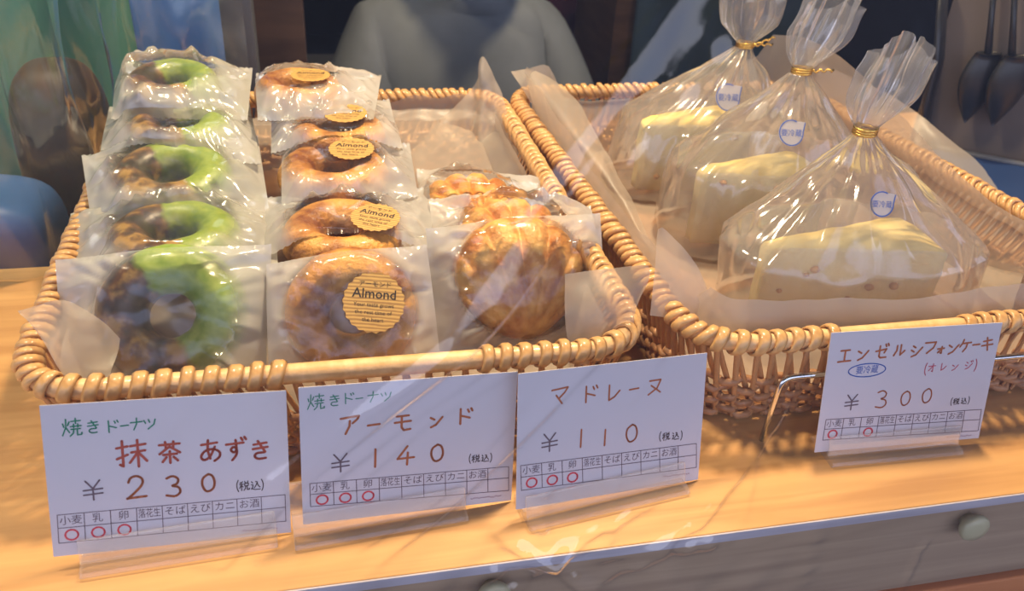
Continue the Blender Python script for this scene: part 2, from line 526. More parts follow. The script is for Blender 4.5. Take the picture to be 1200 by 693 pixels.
def basket(label, corners, rz, inset, bare, dens_front=.0090):
    c = [sum(p[0] for p in corners) / 4, sum(p[1] for p in corners) / 4]
    t_ = thing('wicker_basket', label, 'basket', (c[0], c[1], 0))
    rel = [(x - c[0], y - c[1]) for x, y in corners]
    top = Loop(rel, .034)
    bot = Loop([(x * (1 - inset / abs(x)), y * (1 - inset / abs(y))) for x, y in rel], .030)
    fl = (Vector(rel[1]) - Vector(rel[0])).length - .068
    # rim core cane
    q = MB()
    nseg = 220
    q.tube([top.at(top.len * i / nseg) + Vector((0, 0, rz)) for i in range(nseg)], .0045, 8, closed=True)
    q.build('rim_cane', M['cane'], t_)
    # wraps and stakes; loop distance 0 = start of the front-left corner arc
    d = 0.0
    L = top.len
    rnd = random.Random(3)
    while d < L - .003:
        p, al, ou = top.frame(d)
        wx = p.x + c[0]
        front = ou.y < -.75
        isbare = front and bare[0] < wx < bare[1]
        rot = Matrix((al, -ou, Vector((0, 0, 1)))).transposed().to_4x4()
        if not isbare:
            me = rnd.choice(RINGS if front else COIL)
            o = link('wrap_strand', me, None, t_)
            sc_ = rnd.uniform(.95, 1.1)
            o.matrix_local = Matrix.Translation(p + Vector((0, 0, rz))) @ rot @ Matrix.Rotation(rnd.uniform(-.08, .08), 4, 'Z') @ Matrix.Diagonal((rnd.uniform(.85, 1.15), sc_, sc_, 1))
        # one stake upright outside, one leaning behind it
        fr = d / L
        for lean, off, rad in ((.0015, .0012, .0034), (.013, -.0012, .0034)):
            a = p + Vector((0, 0, rz - .004)) + ou * off
            b = bot.at((fr + lean / L) * bot.len) + Vector((0, 0, .0015)) + ou * off
            h = a - b
            o = link('stake', STK[0], None, t_)
            o.matrix_local = Matrix.Translation(b) @ h.to_track_quat('Z', 'Y').to_matrix().to_4x4() @ Matrix.Diagonal((rad, rad * .8, h.length, 1))
        d += (dens_front if front else .0066) * rnd.uniform(.88, 1.12)
    # weavers: rows woven round the stakes low on the wall
    for j, z in enumerate((.004, .0085, .013, .0175, .022, .0285)):
        f = z / rz
        q = MB()
        n_ = 260
        pts = []
        for i in range(n_):
            g = i / n_
            a, b = top.at(g * top.len), bot.at(g * bot.len)
            ou = top.frame(g * top.len)[2]
            pts.append(b.lerp(a, f) + ou * (.0024 * (1 if (i // 2 + j) % 2 else -1)) + Vector((0, 0, z + .0006 * math.sin(i * 1.7 + j))))
        q.tube(pts, .0021, 6, closed=True)
        q.build('weaver', M['weaver'], t_)
    # woven floor of the basket
    q = MB()
    ring = [bot.at(bot.len * i / 60) for i in range(60)]
    q.add([v + Vector((0, 0, .001)) for v in ring] + [v + Vector((0, 0, .004)) for v in ring], [tuple(range(60))[::-1], tuple(range(60, 120))] + [(i, (i + 1) % 60, 60 + (i + 1) % 60, 60 + i) for i in range(60)])
    q.build('base', M['weaver'], t_)
    return t_


RZ = .056
B1 = [(-.128, .308), (.1425, .306), (.139, .655), (-.133, .655)]
B2 = [(.167, .301), (.448, .301), (.405, .660), (.152, .660)]
basket('wicker basket in front of three price cards, holding the wrapped doughnuts and madeleines', B1, RZ, .012, (-.022, .062))
basket('wicker basket behind the chiffon cake price card, holding three gold-tied cake bags', B2, RZ, .012, (.243, .306))


# ------------------------------------------------------------------ waxed paper liners
def sheet(name, cols, m, label=None, cat=None, nu=60, nv=24, crump=.0015, seed=0, parent=None):
    """cols: list of columns, each a list of points from bottom to top; smooth surface through them with crumple"""
    def cat_(P, t_):
        k = len(P) - 1
        x = t_ * k; i = min(int(x), k - 1); f = x - i
        a, b = P[i], P[i + 1]
        p0 = P[i - 1] if i else a * 2 - b
        p3 = P[i + 2] if i + 2 <= k else b * 2 - a
        return (a * 2 + (b - p0) * f + (p0 * 2 - a * 5 + b * 4 - p3) * f * f + (a * 3 - p0 - b * 3 + p3) * f ** 3) * .5
    C = [[Vector(p) for p in c] for c in cols]
    vs = []
    for i in range(nu + 1):
        u = i / nu
        col = [cat_([c[k] for c in C], u) for k in range(len(C[0]))]
        for j in range(nv + 1):
            v = cat_(col, j / nv)
            o1 = noise.noise(v * 40 + Vector((seed, 0, 0))); o2 = noise.noise(v * 40 + Vector((seed, 7, 3))); 
            r1 = 1 - abs(noise.noise(v * 55 + Vector((seed, 2, 9)))) * 2
            vs.append(v + Vector((o1, o2, o1 * .5)) * crump * 2 + Vector((0, -1, .6)) * crump * r1)
    fs = [(i * (nv + 1) + j, (i + 1) * (nv + 1) + j, (i + 1) * (nv + 1) + j + 1, i * (nv + 1) + j + 1) for i in range(nu) for j in range(nv)]
    me = mesh(name, vs, fs)
    o = link(name, me, m, parent)
    if label:
        o['label'] = label; o['category'] = cat
    return o


def liner(label, corners, edge, floor_z0, floor_z1, seed):
    """paper lining: floor plus walls; edge(d) gives (height, outward lean) along the perimeter fraction"""
    c = [sum(p[0] for p in corners) / 4, sum(p[1] for p in corners) / 4]
    t_ = thing('waxed_paper_liner', label, 'paper', (c[0], c[1], .005))
    rel = [(x - c[0], y - c[1]) for x, y in corners]
    ym = max(abs(y) for x, y in rel)
    def inset(k, r):
        return Loop([(x - math.copysign(k, x), y - math.copysign(k, y)) for x, y in rel], r)
    lo, mid, hi = inset(.021, .026), inset(.0125, .030), inset(.0085, .033)
    n_ = 260; rows = 16
    vs = []; fs = []
    fz = lambda y: floor_z0 + (floor_z1 - floor_z0) * (y + ym) / (2 * ym)
    for i in range(n_):
        g = i / n_
        P, al, ou = hi.frame(g * hi.len)
        wp = Vector((P.x + c[0], P.y + c[1]))
        H, lean = edge(wp.x, wp.y)
        a = lo.at(g * lo.len); b = mid.at(g * mid.len)
        z0 = fz(a.y)
        for j in range(rows):
            f = j / (rows - 1)
            z = z0 + (H - z0) * f
            if z < .05:
                xy = a.lerp(P, min(1, max(0, (z - z0) / max(.004, .05 - z0))))
            else:
                xy = P + ou * lean * ((z - .05) / max(.004, H - .05)) ** 1.5
            v = Vector((xy.x, xy.y, z - .005))
            if 0 < j:
                v += -ou * (.0016 * abs(noise.noise(Vector((v.x * 50, v.y * 50, z * 40 + seed)))) + (.0012 if z > .05 else 0)) + Vector((0, 0, .0015 * noise.noise(Vector((v.x * 60, v.y * 60, seed)))))
            vs.append(v)
    for i in range(n_):
        k = (i + 1) % n_
        for j in range(rows - 1):
            fs.append((i * rows + j, k * rows + j, k * rows + j + 1, i * rows + j + 1))
    me = mesh('paper_wall', vs, fs)
    link('paper_wall', me, M['paper'], t_)
    # floor sheet
    q = MB()
    ring = [lo.at(lo.len * i / 80) for i in range(80)]
    vv = [Vector((0, 0, fz(0) - .005))]
    ff = []
    for s_ in range(1, 9):
        for v in ring:
            p = v * s_ / 8
            vv.append(Vector((p.x, p.y, fz(p.y) - .005 + .001 * noise.noise(Vector((p.x * 50, p.y * 50, seed))) * (s_ < 8))))
    for i in range(80):
        ff.append((0, 1 + i, 1 + (i + 1) % 80))
        for s_ in range(7):
            a, b = 1 + s_ * 80 + i, 1 + s_ * 80 + (i + 1) % 80
            ff.append((a, a + 80, b + 80, b))
    q.add(vv, ff)
    q.build('paper_floor', M['paper'], t_)
    return t_


def sm(a, b, x):
    t_ = max(0, min(1, (x - a) / (b - a)))
    return t_ * t_ * (3 - 2 * t_)


def edge1(x, y):
    H = .049 + .003 * noise.noise(Vector((x * 30, y * 30, 1)))
    lean = 0
    if y > .63:      # back wall: paper stands up to the rim and above it at the right
        H = .048 + .012 * sm(.02, .08, x) + .004 * noise.noise(Vector((x * 50, 0, 3)))
    if x > .10 and y > .50:
        H = max(H, .056)
    if x > .12 and y <= .62:
        H = max(H, .050 + .010 * sm(.56, .60, y) * (1 - sm(.60, .64, y)))
    return H, lean


def edge2(x, y):
    H = .055; lean = 0
    if y < .33:
        H = .0655 + .002 * math.sin(x * 60) + .006 * sm(.24, .18, x)
        lean = -.006
    if x < .20 and y > .33:
        H = .062 + .022 * sm(.45, .62, y) + .004 * noise.noise(Vector((x * 10, y * 30, 1)))
        lean = .008 * sm(.5, .6, y)
    if y > .64:
        H = .080 - .028 * sm(.18, .20, x) + .045 * sm(.26, .40, x)
    if x > .36 and y > .36:
        H = .062 + .045 * sm(.40, .62, y)
        lean = -.01
    return H, lean


liner('crumpled translucent waxed paper lining the doughnut basket', B1, edge1, .010, .046, 1)
liner('smooth translucent waxed paper lining the chiffon cake basket', B2, edge2, .008, .012, 5)


# ------------------------------------------------------------------ sweets
def donut_mesh(Rm, r, kind, seed):
    nu, nv = 72, 36
    vs = []
    for i in range(nu):
        a = 2 * PI * i / nu
        for j in range(nv):
            b = 2 * PI * j / nv
            rr = r * (1 + .05 * noise.noise(Vector((math.cos(a) * 2, math.sin(a) * 2, b * .8 + seed))) + .018 * noise.noise(Vector((math.cos(a) * 9, math.sin(a) * 9, b * 3 + seed))))
            zz = math.sin(b)
            flat = 1.0 if zz > 0 else .72           # the underside is baked flatter
            x = Rm + rr * math.cos(b) * (1.0 if math.cos(b) > 0 else .86)
            vs.append((x * math.cos(a) * (1 + .015 * math.sin(seed + a * 2)), x * math.sin(a), rr * zz * flat))
    fs = [(i * nv + j, ((i + 1) % nu) * nv + j, ((i + 1) % nu) * nv + (j + 1) % nv, i * nv + (j + 1) % nv) for i in range(nu) for j in range(nv)]
    return mesh('ring_doughnut', vs, fs)


def madeleine_mesh(L, seed):
    """shell cake: ribs fanning from the narrow end (bottom), domed"""
    nu, nv = 224, 36
    vs = []
    for i in range(nu):
        a = 2 * PI * i / nu
        for j in range(nv + 1):
            t_ = j / nv
            ca, sa = math.cos(a), math.sin(a)
            wdt = L * (.60 + .06 * sa) * (1 - .22 * max(0, -sa) ** 2)
            x = ca * wdt * math.sin(t_ * PI / 2 * 1.0)
            y = sa * L * .56 * math.sin(t_ * PI / 2)
            h = L * .30 * math.sqrt(max(0, 1 - math.sin(t_ * PI / 2) ** 2.6))
            # ribs fan out from (0,-.55L)
            fx, fy = x, y + L * .62
            ang = math.atan2(fx, fy)
            dist_ = min(1, math.hypot(fx, fy) / L)
            rib = -.0042 * (1 - abs(math.sin(ang * 11.5))) ** 1.5 * dist_ ** .6 * max(0, min(1, (dist_ - .15) * 3))
            k = 1 + rib / L * .6 * t_ ** 3
            vs.append((x * k, y * k, h + rib + .0006 * noise.noise(Vector((x * 300, y * 300, seed)))))
    top = len(vs)
    fs = [(i * (nv + 1) + j, i * (nv + 1) + j + 1, ((i + 1) % nu) * (nv + 1) + j + 1, ((i + 1) % nu) * (nv + 1) + j) for i in range(nu) for j in range(nv)]
    # underside, slightly domed
    for i in range(nu):
        v = Vector(vs[i * (nv + 1) + nv]); vs.append((v.x * .6, v.y * .6, -.006))
    vs.append((0, 0, -.008))
    for i in range(nu):
        k = (i + 1) % nu
        fs.append((i * (nv + 1) + nv, top + i, top + k, k * (nv + 1) + nv))
        fs.append((top + i, top + nu, top + k))
    return mesh('madeleine', vs, fs)


def pose(px, py, z, tilt, yaw=0, roll=0):
    o = atz(px, py, z)
    rot = Matrix.Rotation(R(yaw), 4, 'Z') @ Matrix.Rotation(R(tilt), 4, 'X') @ Matrix.Rotation(R(roll), 4, 'Z')
    return o, Matrix.Translation(o) @ rot


def pillow(mw_, corners_px, shape, h0, hb, seed, ncrease=34, lo=.55, wd_=.4):
    """sealed film bag in the sweet's own frame; shape(x,y)->0..1 inside the sweet, falling to 0 away from it"""
    rnd = random.Random(seed)
    inv = mw_.inverted()
    o = mw_.translation; n_ = (mw_.to_3x3() @ Vector((0, 0, 1))).normalized()
    C = [inv @ atpl(px, py, o, n_) for px, py in corners_px]     # TL TR BR BL
    nu, nv = 64, 54
    cre = []
    for k in range(ncrease):
        a = rnd.uniform(0, 2 * PI)
        p = Vector((math.cos(a), math.sin(a))) * rnd.uniform(.018, .045)
        dr = Vector((math.cos(a + rnd.gauss(0, .5)), math.sin(a + rnd.gauss(0, .5))))
        cre.append((p, dr, rnd.uniform(.0020, .0055), rnd.uniform(.012, .034), rnd.choice((1, 1, -1)) * rnd.uniform(.0012, .0036)))
    vs = []; fr = []; fs = []
    def pt(u, v):
        return C[3].lerp(C[2], u).lerp(C[0].lerp(C[1], u), v)
    for side in (1, -1):
        for i in range(nu + 1):
            for j in range(nv + 1):
                u, v = i / nu, j / nv
                p = pt(u, v)
                e = min(u, 1 - u) * 7
                e2 = min(v, 1 - v) * 14
                edge = min(1, e) * min(1, e2)
                edge = math.sin(edge * PI / 2)
                s_ = shape(p.x, p.y)
                z = (h0 if side > 0 else hb) * s_
                cz = 0
                if side > 0:
                    for q, dr, wd, ln, am in cre:
                        d_ = Vector((p.x, p.y)) - q
                        al = d_.dot(dr); pe = abs(d_.x * dr.y - d_.y * dr.x)
                        if pe < wd and abs(al) < ln:
                            cz += am * (1 - pe / wd) * (1 - (al / ln) ** 2)
                    cz += .0022 * (1 - 2.2 * abs(noise.noise(Vector((p.x * 70, p.y * 70, seed)))))
                    cz += .0028 * noise.noise(Vector((p.x * 26, p.y * 26, seed + 5)))
                    cz *= (1 - .93 * max(0, min(1, (s_ - (lo + .2)) * 4)))
                base = .0022 * edge
                w_ = .0030 * noise.noise(Vector((p.x * 22, p.y * 22, seed + 9))) * (1 - s_)     # whole bag undulates, fins too
                zz = w_ + side * (z + base + (cz if side > 0 else 0) * edge)
                if side > 0:
                    zz = max(zz, w_ - (hb) * s_ - base + .0004)
                    if s_ > .93: zz = max(zz, h0 * s_ + .0004)
                crimp = (1 - min(1, e2)) * .0005 * math.sin(u * 160)
                vs.append(Vector((p.x, p.y, zz + crimp)))
                fr.append(1.0 - .95 * max(0, min(1, (s_ - lo) / wd_)))
    off = (nu + 1) * (nv + 1)
    for i in range(nu):
        for j in range(nv):
            a = i * (nv + 1) + j
            fs.append((a, a + nv + 1, a + nv + 2, a + 1))
            b = off + a
            fs.append((b, b + 1, b + nv + 2, b + nv + 1))
    me = mesh('wrapper', vs, fs)
    at = me.attributes.new('frost', 'FLOAT', 'POINT')
    at.data.foreach_set('value', fr)
    return me


def scallop(rad, m, name):
    q = MB()
    n_ = 88
    ring = [(math.cos(2 * PI * i / n_) * rad * (1 + .03 * math.cos(22 * 2 * PI * i / n_)), math.sin(2 * PI * i / n_) * rad * (1 + .03 * math.cos(22 * 2 * PI * i / n_))) for i in range(n_)]
    q.add([(0, 0, .0002)] + [(x, y, .0002) for x, y in ring] + [(x, y, 0) for x, y in ring], [(0, 1 + i, 1 + (i + 1) % n_) for i in range(n_)] + [(1 + i, 1 + n_ + i, 1 + n_ + (i + 1) % n_, 1 + (i + 1) % n_) for i in range(n_)])
    return mesh(name, q.v, q.f, False)


_txt = {}


def text_mesh(s, size, align='CENTER', offset=0):
    k = (s, size, align, offset)
    if k in _txt:
        return _txt[k]
    cu = bpy.data.curves.new('writing', 'FONT')
    cu.body = s; cu.size = size; cu.align_x = align; cu.align_y = 'CENTER'; cu.offset = offset; cu.resolution_u = 2
    ob = bpy.data.objects.new('writing', cu)
    COL.objects.link(ob)
    bpy.context.view_layer.update()
    me = bpy.data.meshes.new_from_object(ob.evaluated_get(bpy.context.evaluated_depsgraph_get()))
    bpy.data.objects.remove(ob); bpy.data.curves.remove(cu)
    V = [v.co.copy() for v in me.vertices]; F_ = [tuple(p.vertices) for p in me.polygons]
    bpy.data.meshes.remove(me)
    _txt[k] = (V, F_)
    return V, F_


def place_text(q, s, size, x, y, z=0, offset=0, wfit=None):
    V, F_ = text_mesh(s, size, 'CENTER', offset)
    kx = 1
    if wfit and V:
        wd = max(v.x for v in V) - min(v.x for v in V)
        if wd > wfit: kx = wfit / wd
    q.add([(v.x * kx + x, v.y + y, z) for v in V], F_)


RD = .0325
def torus_shape(Rm, r):
    def f(x, y):
        d = math.hypot(x, y)
        Ro = Rm + r
        if d < Rm: return 1.0 - .16 * (1 - d / Rm) ** 2 * 1.0
        if d < Ro:
            return max(.62, math.sqrt(max(0, 1 - ((d - Rm) / r * .78) ** 2)))
        return .62 * math.exp(-((d - Ro) / .0085) ** 1.5)
    return f


def mad_shape(L):
    def f(x, y):
        d = math.hypot(x / .62, y / .58) / L
        if d < 1: return max(.3, math.sqrt(max(0, 1 - d ** 2.6)))
        return .3 * math.exp(-((d - 1) * L / .009) ** 1.5)
    return f


def sweet(kind, label, px, py, z, tilt, W, corners, seed, yaw=0, roll=0, sticker=None, group=None):
    o, mw_ = pose(px, py, z, tilt, yaw, roll)
    dist_ = (o - CAM).dot(FWD)
    rad = W / 2 * dist_ / F_PX
    t_ = thing('wrapped_madeleine' if kind == 'madeleine' else 'wrapped_doughnut', label, 'cake' if kind == 'madeleine' else 'doughnut', group=group)
    t_.matrix_world = mw_
    if kind == 'madeleine':
        L = rad / .60
        me = madeleine_mesh(L, seed); me.materials.append(M['madeleine'])
        link('madeleine', me, None, t_)
        h0, hb, shp = L * .30 + .0022, .009, mad_shape(L * 1.02)
    else:
        r = rad * .375; Rm = rad - r
        me = donut_mesh(Rm, r, kind, seed); me.materials.append(M[kind])
        link('ring_doughnut', me, None, t_)
        h0, hb, shp = r + .0009, r * .72 + .001, torus_shape(Rm, r)
    wm = pillow(mw_, corners, shp, h0, hb, seed, **(dict(lo=.27, wd_=.12) if kind == 'madeleine' else {}))
    wm.materials.append(M['bagfilm'])
    link('wrapper', wm, None, t_)
    if sticker:
        sx, sy, sw, rot = sticker
        n_ = len(wm.vertices) // 2
        bv = BVHTree.FromPolygons([v.co for v in wm.vertices], [tuple(p.vertices) for p in wm.polygons])
        inv = mw_.inverted()
        a = inv @ CAM; d_ = (inv.to_3x3() @ ray(sx, sy)).normalized()
        hit, nr, _, _ = bv.ray_cast(a, d_)
        if hit is None:
            hit = inv @ atpl(sx, sy, o, mw_.to_3x3() @ Vector((0, 0, 1))); nr = Vector((0, 0, 1))
        srad = sw / 2 * dist_ / F_PX
        # mean normal over the sticker area
        nn = Vector((0, 0, 0))
        for k in range(8):
            an = k * PI / 4
            h2, n2, _, _ = bv.ray_cast(hit + Vector((math.cos(an) * srad * .8, math.sin(an) * srad * .8, .03)), Vector((0, 0, -1)))
            if n2: nn += n2 if n2.z > 0 else -n2
        nn = (nn.normalized() + Vector((0, 0, .4))).normalized()
        zs = [0]
        for k in range(12):
            an = k * PI / 6
            s_ = Vector((math.cos(an) * srad, math.sin(an) * srad, 0))
            h2, n2, _, _ = bv.ray_cast(hit + s_ + Vector((0, 0, .03)), Vector((0, 0, -1)))
            if h2: zs.append((h2 - hit).dot(nn))
        lift = min(.004, max(zs)) + .0006
        zax = nn; xax = (Vector((1, 0, 0)) - zax * zax.x).normalized(); yax = zax.cross(xax)
        mt = Matrix((xax, yax, zax)).transposed().to_4x4()
        lab = link('paper_label', scallop(srad, M['kraft'], 'paper_label'), M['kraft'], t_)
        lab.matrix_local = Matrix.Translation(hit + nn * lift) @ mt @ Matrix.Rotation(R(rot), 4, 'Z')
        q = MB(); k = srad / .0138
        place_text(q, 'アーモンド', .0030 * k, 0, .0082 * k, .00035)
        place_text(q, 'Almond', .0062 * k, 0, .0038 * k, .00035, .00006)
        place_text(q, 'Your taste grows', .0026 * k, 0, -.0012 * k, .00035, 0, .021 * k)
        place_text(q, 'the rest time of', .0026 * k, 0, -.0047 * k, .00035, 0, .019 * k)
        place_text(q, 'the heart', .0026 * k, 0, -.0080 * k, .00035)
        q.build('print', M['black_ink'], lab, smooth=False)
    return t_


G1 = 'matcha and azuki doughnuts in the left column'
sweet('matcha', 'front matcha and azuki doughnut, dark brown half showing, right behind the 230 yen card', 203, 370, .050, 52, 170, [(65, 305), (318, 286), (312, 440), (78, 470)], 1, yaw=-4, group=G1)
sweet('matcha', 'second matcha doughnut from the front, lying flat just behind the front one', 206, 285, .058, 2, 150, [(83, 252), (322, 236), (326, 318), (84, 318)], 2, group=G1, roll=-8)
sweet('matcha', 'third matcha doughnut, bright green with its ring hole clearly visible', 203, 214, .066, 10, 138, [(96, 184), (302, 160), (318, 262), (108, 264)], 3, group=G1, roll=5)
sweet('matcha', 'fourth matcha doughnut, mostly green, squeezed flat under the rearmost bag', 212, 157, .076, 2, 122, [(128, 126), (292, 120), (306, 192), (118, 178)], 4, group=G1, roll=-14)
sweet('matcha', 'rearmost matcha doughnut at the top left of the basket, beside the film curtain', 203, 104, .090, 8, 108, [(145, 72), (296, 80), (290, 142), (130, 140)], 5, group=G1, roll=6)
G2 = 'almond doughnuts with round labels in the middle column'
sweet('almond', 'front almond doughnut with the readable round Almond label, behind the 140 yen card', 412, 368, .050, 52, 158, [(312, 310), (500, 287), (518, 440), (316, 445)], 6, yaw=-2, sticker=(438, 355, 69, -7), group=G2)
sweet('almond', 'second almond doughnut from the front, gold label on its upper right', 401, 280, .058, 4, 138, [(308, 232), (503, 218), (508, 292), (310, 305)], 7, sticker=(440, 256, 56, -22), group=G2)
sweet('almond', 'middle almond doughnut of the column, third from the front, in shiny crinkled film', 391, 207, .066, 4, 126, [(334, 170), (480, 168), (490, 232), (330, 245)], 8, sticker=(412, 176, 52, -10), group=G2)
sweet('almond', 'fourth almond doughnut, gold label at its top centre and a pale glazed top', 396, 160, .076, 4, 110, [(318, 126), (456, 116), (472, 176), (318, 182)], 9, sticker=(405, 136, 49, -12), group=G2)
sweet('almond', 'rearmost almond doughnut, against the dark background, label on its top right', 350, 110, .090, 2, 102, [(300, 86), (447, 88), (438, 140), (302, 142)], 10, sticker=(364, 90, 44, -3), group=G2)
G3 = 'madeleines in the right column'
sweet('madeleine', 'large front madeleine, shell ribs fanning up, behind the 110 yen card', 608, 326, .047, 52, 156, [(499, 268), (703, 250), (714, 410), (512, 430)], 11, group=G3)
sweet('madeleine', 'second madeleine, ribbed golden top peeking above the front madeleine', 600, 280, .054, 18, 126, [(503, 233), (692, 243), (702, 285), (508, 290)], 12, group=G3)
sweet('madeleine', 'rearmost madeleine, only a low golden dome showing in the shade', 552, 244, .052, 12, 116, [(488, 198), (645, 208), (668, 246), (492, 250)], 13, group=G3)


# ------------------------------------------------------------------ chiffon cake in tied bags
def wedge(name, L, Wd, H, seed, parent, mat4):
    """slice of ring cake: long cut faces, outer crust arc at +x, lying on its base; subdivided and softened"""
    out_ = []
    k = 16
    def arc(a0, a1, r, cx, n_):
        return [(cx + r * math.cos(a0 + (a1 - a0) * i / n_), r * math.sin(a0 + (a1 - a0) * i / n_)) for i in range(n_ + 1)]
    half = math.atan2(Wd / 2, L)
    outer = arc(-half, half, math.hypot(L, Wd / 2), 0, 12)
    inner = arc(half, -half, .018, 0, 3)
    def edge_(a, b, n_):
        return [(a[0] + (b[0] - a[0]) * i / n_, a[1] + (b[1] - a[1]) * i / n_) for i in range(1, n_)]
    ol = outer + edge_(outer[-1], inner[0], k) + inner + edge_(inner[-1], outer[0], k)
    n_ = len(ol); rows = 12
    cx = L * .55
    vs = []; fs = []
    for j in range(rows + 1):
        z = H * j / rows
        rim = 1 - .035 * (max(0, (j / rows - .86) / .14)) ** 2
        for x, y in ol:
            d_ = Vector(((x - cx) * rim, y * rim))
            nz = noise.noise(Vector((x * 120, y * 120, z * 120 + seed))) * .0012
            vs.append(Vector((d_.x * (1 + nz * 18), d_.y * (1 + nz * 25), z + .0015 * noise.noise(Vector((x * 50, y * 50, seed))) * (j == rows) - .002 * (j == rows))))
    for j in range(rows):
        for i in range(n_):
            fs.append((j * n_ + i, j * n_ + (i + 1) % n_, (j + 1) * n_ + (i + 1) % n_, (j + 1) * n_ + i))
    fs.append(tuple(range(n_))[::-1])
    # domed top
    b0 = rows * n_
    for s_ in (.8, .5, .2):
        for i in range(n_):
            v = vs[b0 + i]; vs.append(Vector((v.x * s_, v.y * s_, H + .003 * (1 - s_ * s_) + .0012 * noise.noise(Vector((v.x * s_ * 80, v.y * s_ * 80, seed))))))
    for s_ in range(3):
        a = b0 + s_ * n_; b = a + n_
        for i in range(n_):
            fs.append((a + i, a + (i + 1) % n_, b + (i + 1) % n_, b + i))
    last = b0 + 3 * n_
    fs.append(tuple(last + i for i in range(n_)))
    me = mesh(name, vs, fs)
    me.materials.append(M['cake']); me.materials.append(M['crust'])
    for p in me.polygons:
        if p.center.z > H * .985:
            p.material_index = 1
    o = link(name, me, None, parent)
    o.matrix_local = mat4
    return o


def lumps(parent, pts, size, seed):
    rnd = random.Random(seed)
    for p in pts:
        q = MB()
        s_ = size * rnd.uniform(.7, 1.3)
        q.lathe([(.3 * s_, -.8 * s_), (.9 * s_, -.3 * s_), (1.0 * s_, .2 * s_), (.4 * s_, .7 * s_)], 7, (0, 0, 0))
        for v in q.v:
            v.x *= rnd.uniform(.8, 1.2)
        o = q.build('peel_fleck', M['fleck'], parent)
        o.location = p


